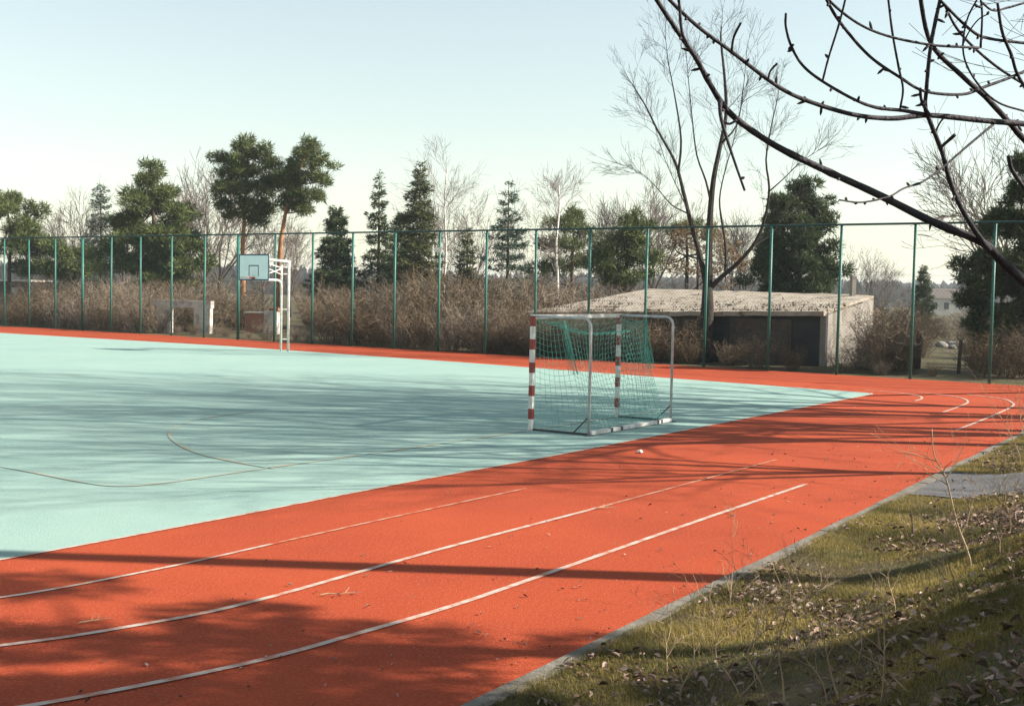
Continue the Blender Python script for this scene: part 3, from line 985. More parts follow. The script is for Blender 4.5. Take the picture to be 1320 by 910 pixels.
clump_tree('pine_tree', 735, 76, [(742, 275, 18, 12), (722, 290, 22, 14), (750, 296, 18, 14), (705, 312, 16, 14), (735, 318, 26, 14), (752, 334, 20, 14), (712, 340, 22, 14), (690, 350, 18, 10)],
           [(737, 370), (738, 320), (742, 280)], 'loose olive pine behind the white birch trunk', M['pine'], M['spruce_bark'], seed=31, dens=170)
clump_tree('pine_tree', 805, 66, [(815, 282, 16, 12), (838, 288, 12, 8), (800, 300, 24, 14), (828, 308, 24, 14), (780, 322, 24, 16), (808, 330, 30, 14), (838, 330, 20, 12), (770, 348, 26, 14), (800, 356, 30, 10), (830, 352, 22, 10)],
           [(805, 380), (808, 330), (816, 285)], 'wide low pine left of the big bare tree', M['pine'], M['spruce_bark'], seed=33, dens=190)
clump_tree('dry_leaved_tree', 885, 68, [(880, 300, 18, 12), (900, 298, 20, 12), (868, 318, 22, 14), (895, 325, 26, 14), (925, 318, 24, 14), (860, 340, 24, 14), (885, 350, 28, 12), (920, 346, 28, 14), (948, 340, 18, 14)],
           [(885, 380), (886, 330), (885, 300)], 'low brown tree holding dry leaves behind the big bare trunk', M['dry_leaf_tree'], M['bark'], seed=35, dens=70, nl=0.16, nw=0.09)
clump_tree('pine_tree', 905, 80, [(875, 295, 16, 10), (898, 290, 18, 9), (915, 300, 14, 9)], [(900, 360), (898, 295)], 'small olive pine top peeping above the brown tree', M['pine'], M['spruce_bark'], seed=36, dens=200)
clump_tree('dense_conifer', 1030, 58, [(1032, 246, 20, 12), (1015, 262, 24, 14), (1048, 264, 20, 14), (1003, 284, 24, 16), (1035, 286, 30, 16), (1060, 290, 18, 16), (995, 308, 26, 18), (1028, 314, 34, 18), (1064, 316, 22, 18), (984, 334, 26, 18), (1018, 340, 36, 18),
            (1058, 344, 28, 18), (978, 358, 24, 14), (1010, 366, 36, 14), (1050, 368, 34, 14), (1076, 352, 12, 22)],
           [(1030, 400), (1030, 330), (1032, 246)], 'dense rounded dark conifer rising over the right end of the shed roof', M['spruce'], M['spruce_bark'], tr=0.2, seed=37, dens=420, nl=0.22)
spruce('spruce_tree', 1191, 343, 82, 1.15, 'small dark spruce far off in the garden at right', M['spruce'], 39, dens=1.6, low=0.02, power=0.7, nl=0.2)
clump_tree('pine_tree', 1330, 40, [(1335, 215, 28, 16), (1312, 248, 20, 16), (1345, 250, 34, 20), (1298, 282, 22, 14), (1330, 290, 36, 20), (1275, 300, 14, 10), (1262, 345, 26, 14), (1296, 330, 26, 18), (1335, 335, 36, 22), (1250, 362, 18, 8), (1285, 368, 34, 18), (1325, 375, 40, 22),
            (1262, 392, 26, 14), (1300, 404, 36, 18), (1340, 410, 36, 20), (1275, 425, 26, 12)],
           [(1335, 470), (1332, 380), (1334, 300), (1336, 210)], 'large dark pine cut off by the right edge of the view', M['spruce'], M['spruce_bark'], tr=0.17, seed=41, dens=850, nl=0.19, nw=0.065)

# ------------------------------------------------------------------ birches
def birch(px, ptop, Y, seed, label, spreadf=1.0, trunk_r=0.11):
    q = at(px, ptop, Y)
    base = Vector((q.x, Y, 0))
    H = q.z
    t = thing('birch_tree', base, label, 'tree', None)
    rn = random.Random(seed)
    tb, cb_ = MB(), MB()
    pts = [Vector((0, 0, -0.2))]
    for k in range(1, 9):
        pts.append(Vector((0.08 * math.sin(k * 1.3 + seed), 0.08 * math.cos(k + seed), H * 0.82 * k / 8)))
    tb.tube(pts, [trunk_r * (1 - 0.085 * k) for k in range(9)], 8)
    Pp = dict(seg=[5, 4, 3], wig=0.10, up=0.02, rmin=0.006, n=[8, 6], t0=0.2, ang=(0.35, 0.8), len=(0.38, 0.6), taper=0.3)
    for k in range(20):
        zt = rn.uniform(0.36, 0.98)
        i = zt * 8 
        j = min(int(i), 7)
        p = pts[j].lerp(pts[j + 1], i - j)
        a = rn.uniform(0, 2 * PI)
        el = rn.uniform(0.55, 1.1)
        grow(cb_, p, Vector((math.cos(a) * math.cos(el), math.sin(a) * math.cos(el), math.sin(el))), H * rn.uniform(0.2, 0.32) * (1.25 - 0.6 * zt) * spreadf, 0.03 * (1.3 - zt), 0, 2, rn, Pp)
    tb.build('trunk', M['birch_bark'], t, True)
    cb_.build('crown', M['birch_twig'], t)
    return t
birch(576, 172, 84, 3, 'tall pale leafless birch behind the ragged spruce')
birch(721, 196, 74, 5, 'slim birch with bright white trunk right of the tiered spruce', 0.8, 0.13)

# ------------------------------------------------------------------ the big bare tree by the shed
YB = 44.0
b0 = at(909, 474, YB)
big = thing('bare_tree', (b0.x, YB, 0), 'large bare tree with forked trunk in front of the shed', 'tree')
def bl(px, py, dy=0.0):
    q = at(px, py, YB)
    return Vector((q.x - b0.x, dy, q.z))
tb = MB()
tb.tube([Vector((-0.05, 0, -0.3)), bl(909, 470), bl(910, 430), bl(912, 395), bl(912, 368)], [0.42, 0.30, 0.26, 0.225, 0.175], 12)
tk = tb.build('trunk', M['bark'], big, True)
limbs = [
    ([(911, 372, 0), (903, 330, .1), (893, 290, .3), (882, 240, .5), (873, 205, .7), (852, 165, .9), (836, 130, 1.1), (818, 100, 1.2)], .115),
    ([(877, 222, .6), (880, 180, .4), (872, 130, .2), (862, 80, .1), (858, 50, 0)], .055),
    ([(913, 372, 0), (913, 320, -.2), (913, 280, -.4), (917, 232, -.5), (926, 190, -.4), (934, 150, -.3), (932, 100, -.3), (928, 55, -.2), (930, 35, 0)], .155),
    ([(914, 262, -.4), (905, 235, -.8), (893, 205, -1.0), (886, 165, -1.3), (880, 110, -1.4), (876, 70, -1.5)], .05),
    ([(915, 372, 0), (930, 356, -.2), (950, 338, -.4), (970, 312, -.6), (981, 280, -.8), (984, 245, -1.0), (980, 210, -1.0), (985, 170, -1.2), (992, 135, -1.3)], .10),
    ([(934, 352, -.2), (938, 320, .4), (935, 285, .7), (933, 255, .9), (940, 220, 1.0), (952, 180, 1.1), (962, 140, 1.3)], .06),
    ([(955, 334, -.4), (975, 316, .2), (1000, 300, .6), (1020, 270, .9), (1030, 240, 1.0)], .035),
    ([(984, 250, -1), (1000, 235, -1.2), (1020, 215, -1.4), (1042, 200, -1.5)], .03),
    ([(889, 275, .3), (870, 262, .9), (850, 235, 1.4), (830, 215, 1.8), (808, 205, 2.0)], .03),
    ([(926, 188, -.4), (945, 165, -.7), (952, 120, -.9), (955, 80, -1)], .04),
    ([(898, 312, .2), (888, 285, -.7), (868, 250, -1.4), (848, 210, -1.8), (835, 170, -2)], .035),
]
rn = random.Random(12)
PT_ = dict(seg=[4, 3, 3], wig=0.09, up=0.05, rmin=0.0035, n=[5, 4], t0=0.15, ang=(0.3, 0.75), len=(0.45, 0.68), taper=0.3)
for pts, r in limbs:
    mb = MB()
    path = [bl(*p) for p in pts]
    cm = catmull(path, 3)
    mb.tube(cm, [max(0.009, r * (1 - 0.85 * (i / (len(cm) - 1)) ** 0.8)) for i in range(len(cm))], 6)
    for k in range(int(7 + 50 * r)):
        x = rn.uniform(0.3, 1.0) ** 0.7 * (len(cm) - 1.01)
        i = int(x)
        q = cm[i].lerp(cm[i + 1], x - i)
        dd = (cm[i + 1] - cm[i]).normalized()
        a = Vector((rn.gauss(0, 1), rn.gauss(0, 1), rn.gauss(0.2, 1)))
        a = (a - dd * a.dot(dd)).normalized()
        ang = rn.uniform(0.35, 0.9)
        grow(mb, q, dd * math.cos(ang) + a * math.sin(ang), rn.uniform(0.55, 1.3), 0.0085, 0, 2, rn, PT_)
    grow(mb, cm[-1], (cm[-1] - cm[-2]).normalized(), 0.9, 0.012, 0, 2, rn, PT_)
    mb.build('branch', M['bark'], big)

# ------------------------------------------------------------------ bare background trees
PF = dict(seg=[5, 4, 3], wig=0.12, up=0.05, rmin=0.012, n=[7, 6, 4], t0=0.2, ang=(0.35, 0.85), len=(0.42, 0.65), limbs=6, limb_el=(0.7, 1.2), limb_len=(0.4, 0.55), taper=0.3)
far_src = []
for i in range(3):
    tb, cb_ = bare_tree_parts(10, 70 + i, PF, 0.25, 4, 0.16)
    t = thing('bare_tree', (0, 0, 0), 'x', 'tree')
    tb.build('trunk', M['bark'], t, True)
    cb_.build('crown', M['far_twig'], t)
    far_src.append(t)
FAR_ZONES = [(130, 'between the far-left pine and the thin pale spruce'), (200, 'behind the left flank of the broad pine'), (300, 'between the broad pine and the tall orange-trunked pine'), (400, 'low behind the two orange-trunked pines'), (500, 'low behind the lone spruce'),
             (580, 'behind the pale birch'), (650, 'behind the small brownish spruce'), (760, 'low behind the white-trunked birch'), (870, 'above the wide low pine'), (1000, 'behind the big bare tree'), (1130, 'beside the shed chimney'), (1200, 'left of the small far spruce'), (1310, 'above the large pine at the right edge'), (2000, 'at the right edge behind the large pine')]
far_spots = [(72, 268, 100), (100, 262, 96), (40, 285, 105), (232, 236, 92), (262, 244, 96), (285, 222, 98), (160, 262, 104), (340, 275, 100), (375, 300, 96), (440, 330, 105), (612, 268, 110),
             (560, 270, 112), (790, 255, 92), (845, 250, 90), (820, 268, 98), (700, 300, 108), (1120, 330, 120), (960, 290, 95), (945, 270, 98), (1300, 190, 70), (1140, 345, 140), (1330, 160, 64)]
for i, (px, py, Y) in enumerate(far_spots):
    q = at(px, py, Y)
    s = q.z / 9.6
    src = far_src[i % 3]
    where = next(z for lim, z in FAR_ZONES if px < lim)
    lab = 'hazy brown leafless tree ' + where
    if i < 3:
        src.location = (q.x, Y, 0)
        src.scale = (s * 0.9, s * 0.9, s)
        src['label'] = lab
        src['group'] = 'far bare trees ' + where
    else:
        copy_thing(src, (q.x, Y, 0), i * 1.7, (s * 0.9, s * 0.9, s), lab, 'far bare trees ' + where)

# ------------------------------------------------------------------ thicket of bare bushes behind the fence
def bush(seed, h, w, stems, sub):
    rn = random.Random(seed)
    mb = MB()
    for i in range(stems):
        a = rn.uniform(0, 2 * PI)
        r0 = rn.uniform(0, 0.25 * w)
        lean = rn.uniform(0.05, 0.75)
        d = Vector((math.cos(a) * lean, math.sin(a) * lean, 1)).normalized()
        p = Vector((math.cos(a) * r0, math.sin(a) * r0, -0.1))
        L = h * rn.uniform(0.6, 1.05)
        pts = [p]
        for k in range(4):
            d = (d + Vector((rn.gauss(0, .12), rn.gauss(0, .12), rn.gauss(0.0, .06)))).normalized()
            pts.append(pts[-1] + d * L / 4)
        mb.tube(pts, [0.016, 0.014, 0.011, 0.008, 0.005], 3, False)
        for k in range(sub):
            x = rn.uniform(0.5, 3.95)
            j = int(x)
            q = pts[j].lerp(pts[j + 1], x - j)
            b_ = Vector((rn.gauss(0, 1), rn.gauss(0, 1), rn.gauss(0.4, .7))).normalized()
            l2 = rn.uniform(0.3, 0.8)
            e1 = q + b_ * l2 * 0.5
            e2 = e1 + (b_ + Vector((rn.gauss(0, .3), rn.gauss(0, .3), 0.3))).normalized() * l2 * 0.6
            mb.tube([q, e1, e2], [0.0085, 0.007, 0.004], 3, False)
            e3 = e1 + (b_ + Vector((rn.gauss(0, .8), rn.gauss(0, .8), 0.2))).normalized() * l2 * 0.5
            mb.tube([e1, e3], [0.006, 0.004], 3, False)
    return mb.mesh('bare_bush', M['twig'])
bush_me = [bush(100 + i, 3.0, 2.6, 46, 13) for i in range(5)]
rn = random.Random(77)
ZONES = [(3, 'at the far left end of the fence'), (8, 'below the bushy far-left pine'), (12.5, 'below the broad cone-shaped pine'), (18.2, 'around the low white wall'), (23, 'behind the basketball stand'),
         (27.5, 'below the lone cone-shaped spruce'), (31.5, 'below the pair of ragged spruces'), (36, 'directly behind the goal'), (41, 'before the left part of the shed'), (99, 'before the dark shed front')]
def put_bush(t, back, h, wf=1.0, label=None, m=None):
    x, y = fp(t, back)
    o = link('bare_bush', bush_me[rn.randrange(5)])
    o.location = (x, y, 0)
    o.rotation_euler = (0, 0, rn.uniform(0, 6.28))
    s = h / 3.0
    o.scale = (s * wf, s * wf, s)
    zone = next(z for lim, z in ZONES if t < lim)
    row = 'front' if back < 2.5 else ('middle' if back < 5 else 'rear')
    tag(o, label or f'bare brown bush in the {row} row {zone}', 'bush', f'{row} row bushes {zone}')
    return o
t = -6.0
while t < 50.0:
    if t < 18: h, h2 = 2.1, 2.7
    elif t < 23: h, h2 = 1.5, 2.5
    elif t < 36: h, h2 = 2.3, 3.2
    elif t < 40: h, h2 = 1.75, 1.5
    elif t < 46: h, h2 = 1.1, 1.5
    else: h, h2 = 1.6, 1.5
    if t > 31.5: h = min(h, 1.75)
    if 12.6 < t < 18.2: h *= 0.30
    elif 18.2 <= t < 23: h *= 0.62
    if t > 46.4: h *= 0.4
    put_bush(t, rn.uniform(1.1, 1.8), h * rn.uniform(0.72, 1.14), 1.1)
    if t < 31.0:
        if not 12.2 < t < 22.0:
            put_bush(t + 0.7, rn.uniform(3.2, 4.4), h2 * rn.uniform(0.78, 1.14), 1.1)
        else:
            put_bush(t + 0.7, rn.uniform(9.0, 11.0), h2 * rn.uniform(0.9, 1.1), 1.15)
        if t < 12 or t > 18.5:
            put_bush(t + 0.2, rn.uniform(6.0, 8.0), h2 * rn.uniform(0.95, 1.12), 1.15)
    t += rn.uniform(1.15, 1.5)
for k in range(9):
    put_bush(31.6 + k * 1.05, rn.uniform(1.0, 2.0), rn.uniform(1.75, 2.3), 1.0)
for px, Y, h in ((700, 58, 3.0), (722, 60, 3.2), (745, 62, 3.0), (770, 63, 3.1), (795, 62, 2.9), (820, 62, 2.9), (850, 61, 3.0), (690, 63, 3.4), (880, 60, 3.0), (930, 58, 2.9), (960, 57, 2.8)):
    q = at(px, 400, Y)
    o = link('bare_bush', bush_me[rn.randrange(5)])
    o.location = (q.x, Y, 0)
    o.rotation_euler = (0, 0, rn.uniform(0, 6))
    o.scale = (h / 2.6, h / 2.6, h / 3)
    tag(o, 'bare bush showing above the shed roof from behind', 'bush', 'bushes behind the shed')
for px, Y, h in ((1122, 41.2, 1.6), (1142, 40, 2.3), (1160, 40.5, 2.0), (1108, 41.6, 1.1), (1140, 42, 2.2), (1160, 44, 1.6), (1128, 47, 2.3), (1170, 41, 1.1), (1150, 52, 2.4), (1178, 55, 2.0), (1190, 50, 1.3), (1200, 72, 1.8), (1222, 75, 1.6), (1245, 72, 1.9), (1165, 62, 2.4), (1130, 60, 2.6), (1188, 66, 1.5), (1262, 66, 2.2)):
    q = at(px, 400, Y)
    o = link('bare_bush', bush_me[rn.randrange(5)])
    o.location = (q.x, Y, 0)
    o.rotation_euler = (0, 0, rn.uniform(0, 6))
    o.scale = (h / 3.2, h / 3.2, h / 3)
    tag(o, 'russet bare bush right of the shed end wall', 'bush', 'bushes right of the shed')
for px, Y, h in ((1262, 43, 1.6), (1250, 54, 1.2), (1275, 50, 1.8), (1292, 42, 1.6), (1310, 45, 2.3), (1270, 39, 1.5), (1300, 38, 1.9), (1320, 41, 2.2), (1340, 38, 2.0), (1290, 46, 2.0), (1330, 50, 2.6)):
    q = at(px, 400, Y)
    o = link('bare_bush', bush_me[rn.randrange(5)])
    o.location = (q.x, Y, 0)
    o.rotation_euler = (0, 0, rn.uniform(0, 6))
    o.scale = (h / 3.0, h / 3.0, h / 3)
    tag(o, 'bare bush under the large pine at the right edge', 'bush', 'bushes under the right pine')

# ------------------------------------------------------------------ garden and far country at right
for i, (px, py, Y, h, r, lab) in enumerate(((1235, 490, 39.5, 1.15, 0.06, 'slim weathered wooden post in the garden behind the fence'), (1181, 480, 41.5, 1.35, 0.13, 'thick dark tree stump post behind the fence right of the bushes'), (1306, 492, 38.5, 1.0, 0.05, 'leaning short wooden post near the right edge'))):
    q = at(px, py, Y)
    mb = MB()
    mb.tube([(0, 0, -0.2), (0.02, 0, h * 0.5), (0.05 if i < 2 else 0.3, 0, h)], [r * 1.1, r, r * 0.9], 8)
    o = mb.build('wooden_post', M['wood'], None, True)
    o.location = (q.x, Y, 0)
    tag(o, lab, 'post')
srn = random.Random(5)
for i, (px, Y, s) in enumerate(((1214, 62, .32), (1224, 64, .27), (1233, 61, .36), (1241, 65, .3), (1228, 60, .22), (1248, 63, .25))):
    q = at(px, 430, Y)
    mb = MB()
    import bmesh
    bm = bmesh.new()
    bmesh.ops.create_icosphere(bm, subdivisions=2, radius=s)
    for vtx in bm.verts:
        vtx.co *= 1 + 0.35 * noise.noise(vtx.co * 2.2 + Vector((i * 5, 0, 0)))
        vtx.co.z *= 0.7
    me = bpy.data.meshes.new('boulder')
    bm.to_mesh(me)
    bm.free()
    me.materials.append(M['stone'])
    o = link('boulder', me)
    o.location = (q.x, Y, s * 0.35)
    tag(o, 'pale rough boulder of the heap on the far lawn', 'boulder', 'boulder heap on the lawn')
def house(px, Y, w, h, rh, label):
    q = at(px, 385, Y)
    t = thing('house', (q.x, Y, 0), label, 'house')
    mb = MB()
    mb.box((0, 0, h / 2), (w, w * 0.8, h))
    mb.build('wall', M['house_wall'], t)
    mb = MB()
    a, b_ = w / 2 + 0.3, w * 0.4 + 0.3
    mb.quadmesh([(-a, -b_, h - .02), (a, -b_, h - .02), (a, b_, h - .02), (-a, b_, h - .02), (-a, 0, h + rh), (a, 0, h + rh)], [(0, 1, 5, 4), (2, 3, 4, 5), (0, 4, 3), (1, 2, 5), (3, 2, 1, 0)])
    mb.build('roof', M['house_roof'], t)
    for x in (-w * 0.25, w * 0.2):
        mb = MB()
        mb.box((x, -w * 0.4 - 0.01, h * 0.55), (w * 0.18, 0.06, h * 0.4))
        mb.build('window', M['glass'], t)
house(1209, 190, 4.0, 2.6, 1.3, 'tiny pale house beside the small far spruce')
house(1222, 230, 6.0, 2.8, 1.6, 'distant house half hidden by the dark pine boughs')
# hills and far wood
hx = np.linspace(-900, 1400, 90)
mb = MB()
vs = []
for x in hx:
    top = 8 + 7 * noise.noise(Vector((x * 0.004, 1.0, 0))) + 2.5 * noise.noise(Vector((x * 0.02, 5, 0)))
    vs += [(x, 560, -2), (x, 640, top), (x, 900, top * 0.8), (x, 1100, -2)]
fs = []
for i in range(len(hx) - 1):
    for k in range(3):
        fs.append((i * 4 + k, (i + 1) * 4 + k, (i + 1) * 4 + k + 1, i * 4 + k + 1))
mb.quadmesh(vs, fs)
tag(mb.build('hills', M['far_wood'], None, True), kind='structure')
r_ = np.random.default_rng(3)
N = 26000
x = r_.uniform(-420, 620, N)
y = r_.uniform(330, 640, N)
zb = np.where(y > 560, (y - 560) / 80 * 7, 0)
big_n = np.array([noise.noise(Vector((float(a) * 0.012, float(b_) * 0.006, 9))) for a, b_ in zip(x, y)])
h = (6.0 + 3.0 * big_n) * r_.uniform(0.5, 1.15, N)
w = r_.uniform(0.5, 1.6, N)
lean = r_.normal(0, 0.6, (N, 2))
v = np.stack([np.stack([x - w, y, zb], 1), np.stack([x + w, y + w * 0.4, zb], 1), np.stack([x + w * .8 + lean[:, 0], y, zb + h * 0.75], 1), np.stack([x + lean[:, 0], y + lean[:, 1], zb + h], 1), np.stack([x - w * .9 + lean[:, 0], y, zb + h * 0.7], 1)], 1).reshape(-1, 3)
f = np.arange(N * 5).reshape(-1, 5)
o = link('far_wood', np_mesh('far_wood', v, f, M['far_wood']))
tag(o, 'grey-brown distant woodland on the low ridge', 'woodland', kind='stuff')

# ------------------------------------------------------------------ bank: grass, leaves, stalks
def bank_pts(n, rr_, smin, smax, dmin, dmax, dpow=1.0):
    s = rr_.uniform(smin, smax, n)
    d = dmin + (dmax - dmin) * rr_.uniform(0, 1, n) ** dpow
    x = K0.x + KD.x * s + KN.x * d
    y = K0.y + KD.y * s + KN.y * d
    # only where it can be seen or nearly so
    keep = (y > 2.5) & (x < 0.44 * y + 1.2)
    on_path = (s > 9.5) & (s < 11.85) & (d > 0.1) & (rr_.uniform(0, 1, n) > 0.06)
    keep &= ~on_path
    return x[keep], y[keep], d[keep], s[keep]
rr_ = np.random.default_rng(10)
x, y, d, s = bank_pts(900000, rr_, -4.0, 24, 0.10, 6.2, 1.15)
patch = np.array([noise.noise(Vector((float(a) * 0.9, float(b_) * 0.9, 2))) + 0.5 * noise.noise(Vector((float(a) * 2.6, float(b_) * 2.6, 8))) for a, b_ in zip(x, y)])
keep = rr_.uniform(-0.85, 0.35, len(x)) < patch + 0.25 - 0.10 * np.clip(d - 1, 0, 4)
x, y, d, patch = x[keep], y[keep], d[keep], patch[keep]
z = np.array([ground_z(float(a), float(b_)) for a, b_ in zip(x, y)])
n = len(x)
L = rr_.uniform(0.012, 0.042, n) * (1 + 0.9 * patch) * (1 + 0.12 * np.clip(d, 0, 3))
a = rr_.uniform(0, 2 * PI, n)
ln = rr_.uniform(0.3, 1.3, n)
dx, dy = np.cos(a), np.sin(a)
wd = rr_.uniform(0.0010, 0.0022, n)
sx, sy = -dy * wd, dx * wd
p0 = np.stack([x - sx, y - sy, z - 0.004], 1)
p1 = np.stack([x + sx, y + sy, z - 0.004], 1)
mx_, my_ = x + dx * L * 0.35 * ln, y + dy * L * 0.35 * ln
p2 = np.stack([mx_ + sx * .8, my_ + sy * .8, z + L * 0.7], 1)
p3 = np.stack([mx_ - sx * .8, my_ - sy * .8, z + L * 0.7], 1)
p4 = np.stack([x + dx * L * ln, y + dy * L * ln, z + L * (1.05 - 0.3 * ln)], 1)
v = np.stack([p0, p1, p2, p4, p3], 1).reshape(-1, 3)
b_ = np.arange(n)[:, None] * 5
f = np.concatenate([b_ + np.array([[0, 1, 2]]), b_ + np.array([[0, 2, 4]]), b_ + np.array([[4, 2, 3]])])
o = link('bank_grass', np_mesh('bank_grass', v, f, M['grass']))
tag(o, 'short yellowing grass covering the bank beside the track', 'grass', kind='stuff')

def leaf_mesh(x, y, z, rr_, smin, smax, tilt):
    n = len(x)
    c = np.stack([x, y, z], 1)
    a = rr_.uniform(0, 2 * PI, n)
    nrm = unit(np.stack([rr_.normal(0, tilt, n), rr_.normal(0, tilt, n), np.ones(n)], 1))
    u = np.stack([np.cos(a), np.sin(a), np.zeros(n)], 1)
    u = unit(u - nrm * np.sum(u * nrm, 1, keepdims=True))
    w = np.cross(nrm, u)
    L = rr_.uniform(smin, smax, (n, 1))
    wd = L * rr_.uniform(0.3, 0.55, (n, 1))
    curl = L * rr_.uniform(-0.05, 0.35, (n, 1))
    # two halves folded along the midrib
    v0 = c - u * L * 0.5
    v1 = c + u * L * 0.55
    l1 = c - u * L * 0.15 + w * wd * 0.5 + nrm * curl
    l2 = c + u * L * 0.2 + w * wd * 0.42 + nrm * curl
    r1 = c - u * L * 0.15 - w * wd * 0.5 + nrm * curl
    r2 = c + u * L * 0.2 - w * wd * 0.42 + nrm * curl
    v = np.stack([v0, v1, l2, l1, r1, r2], 1).reshape(-1, 3)
    b_ = np.arange(n)[:, None] * 6
    f = np.concatenate([b_ + np.array([[0, 1, 2, 3]]), b_ + np.array([[1, 0, 4, 5]])])
    return v, f
rr_ = np.random.default_rng(20)
x, y, d, s = bank_pts(95000, rr_, -4.0, 22, 0.12, 6.5, 0.85)
pt = np.array([noise.noise(Vector((float(a) * 0.75, float(b_) * 0.75, 20))) + 0.45 * noise.noise(Vector((float(a) * 2.2, float(b_) * 2.2, 30))) for a, b_ in zip(x, y)])
keep = rr_.uniform(-0.25, 0.55, len(x)) < pt + 0.26 * np.clip(d - 1.3, -1.1, 1.1) - 0.03
x, y = x[keep], y[keep]
z = np.array([ground_z(float(a), float(b_)) for a, b_ in zip(x, y)]) + rr_.uniform(0.012, 0.05, len(x))
v, f = leaf_mesh(x, y, z, rr_, 0.022, 0.075, 0.55)
o = link('leaf_litter', np_mesh('leaf_litter', v, f, M['leaf']))
tag(o, 'fallen brown and pinkish dry leaves strewn over the bank', 'leaves', kind='stuff')
# specks on the track
s_ = rr_.uniform(-2, 22, 520)
d_ = -rr_.uniform(0.02, 5.0, 520) * rr_.uniform(0.03, 1, 520)
x = K0.x + KD.x * s_ + KN.x * d_
y = K0.y + KD.y * s_ + KN.y * d_
v, f = leaf_mesh(x, y, np.full(520, 0.014), rr_, 0.018, 0.05, 0.3)
o = link('leaf_specks', np_mesh('leaf_specks', v, f, M['leaf']))
tag(o, 'small dry leaf bits scattered on the red track', 'leaves', kind='stuff')

def litter(name, x, y, s, label, cat, seed, m):
    bm = bmesh.new()
    bmesh.ops.create_icosphere(bm, subdivisions=2, radius=s)
    for vtx in bm.verts:
        vtx.co *= 1 + 0.5 * noise.noise(vtx.co * (3 / s * 0.3) + Vector((seed * 7, 0, 0)))
        vtx.co.z *= 0.6
    me = bpy.data.meshes.new(name)
    bm.to_mesh(me)
    bm.free()
    me.materials.append(m)
    o = link(name, me)
    o.location = (x, y, 0.008 + s * 0.45)
    tag(o, label, cat)
litter('paper_scrap', 1.96, 18.6, 0.045, 'small crumpled white paper scrap on the red track right of the goal', 'litter', 1, M['white'])
def twig_thing(x, y, z, rz, L, label, seed):
    r__ = random.Random(seed)
    mb = MB()
    pts = [Vector((0, 0, 0.012))]
    for k in range(5):
        pts.append(pts[-1] + Vector((L / 5, r__.uniform(-.2, .2) * L / 5, r__.uniform(-.1, .14) * L / 5)))
    mb.tube(pts, [0.006, .006, .005, .004, .003, .002], 5)
    for k in (2, 3):
        mb.tube([pts[k], pts[k] + Vector((L * .12, r__.choice((-1, 1)) * L * .2, 0.03))], [0.004, 0.002], 4)
    o = mb.build('fallen_twig', M['stalk'])
    o.location = (x, y, z)
    o.rotation_euler = (0, 0, rz)
    tag(o, label, 'twig')
twig_thing(0.95, 13.64, 0.006, 0.3, 0.25, 'fallen twig lying on the middle lane line', 1)
twig_thing(-1.45, 9.52, 0.006, 0.2, 0.32, 'dry twig lying on the red lane between two lane lines', 2)
twig_thing(-3.0, 8.6, 0.006, 0.7, 0.22, 'small twig lying on the track near the left edge', 3)

# dry stalks and saplings on the bank
def on_bank(px, py):
    """Where the line of sight through (px, py) meets the ground."""
    dv = CM @ Vector(((px - 660) / FPX, -(py - 455) / FPX, -1.0))
    tt = 2.0
    while tt < 60:
        p = Vector((0, 0, EYE)) + dv * tt
        if p.z <= ground_z(p.x, p.y): return p
        tt += 0.02
    return p
stalk_n = [0]
def stalk(px, py, pts_px, r, label, seed, subs=5, sub_len=0.22, name='dry_sapling', mm=None, cat='sapling'):
    """Stem from the ground at (px,py) through points given as offsets (across m, up m)."""
    base = on_bank(px, py)
    t = thing(name, base, label, cat)
    r__ = random.Random(seed)
    path = [Vector((0, 0, -0.03))] + [Vector((a_, r__.uniform(-.08, .08), b_)) for a_, b_ in pts_px]
    cm = catmull(path, 4)
    mb = MB()
    mb.tube(cm, [max(0.0016, r * (1 - 0.75 * i / (len(cm) - 1))) for i in range(len(cm))], 6)
    mb.build('stem', mm or M['stalk'], t, True)
    Ps = dict(seg=[4, 3, 2], wig=0.16, up=0.04, rmin=0.0011, n=[3, 2], t0=0.35, ang=(0.4, 0.9), len=(0.4, 0.65), taper=0.4)
    for k in range(subs):
        x_ = r__.uniform(0.3, 0.97) * (len(cm) - 1.01)
        i = int(x_)
        q = cm[i].lerp(cm[i + 1], x_ - i)
        dd = (cm[i + 1] - cm[i]).normalized()
        a_ = Vector((r__.choice((-1, 1)) * r__.uniform(.5, 1), r__.gauss(0, .5), r__.gauss(.2, .4)))
        a_ = (a_ - dd * a_.dot(dd)).normalized()
        ang = r__.uniform(0.5, 1.0)
        sb = MB()
        grow(sb, q, dd * math.cos(ang) + a_ * math.sin(ang), sub_len * r__.uniform(0.6, 1.3), r * 0.45, 0, 2, r__, Ps)
        sb.build('side_twig', mm or M['stalk'], t)
    return t
stalk(1250, 735, [(-.03, .12), (-.10, .38), (-.20, .72), (-.33, .92), (-.34, 1.12)], 0.011, 'tallest dry sapling with twisted branching top in front of the concrete path', 1, 7, 0.34)
stalk(1012, 905, [(0.0, .1), (-.03, .3), (-.02, .55), (-.01, .8)], 0.0065, 'straight upright dry stalk near the kerb at bottom right of the track', 2, 3, 0.14)
stalk(1000, 912, [(-.10, .16), (-.16, .3), (-.05, .46), (0.05, .6)], 0.006, 'crooked pale forked stalk leaning over the bank foot', 3, 5, 0.26)
stalk(880, 900, [(-.02, .06), (.05, .25), (.04, .44), (.06, .62)], 0.0055, 'thin dry stalk closest to the kerb above the bottom edge', 4, 4, 0.2)
stalk(905, 912, [(.08, .02), (.2, .04), (.3, .14), (.33, .18)], 0.0055, 'low arched bramble stem curving along the ground by the kerb', 5, 2, 0.16)
stalk(1085, 905, [(-.05, .15), (-.09, .32), (-.16, .5)], 0.006, 'slanting dry stalk in the leaf litter right of the upright stalk', 6, 3, 0.16)
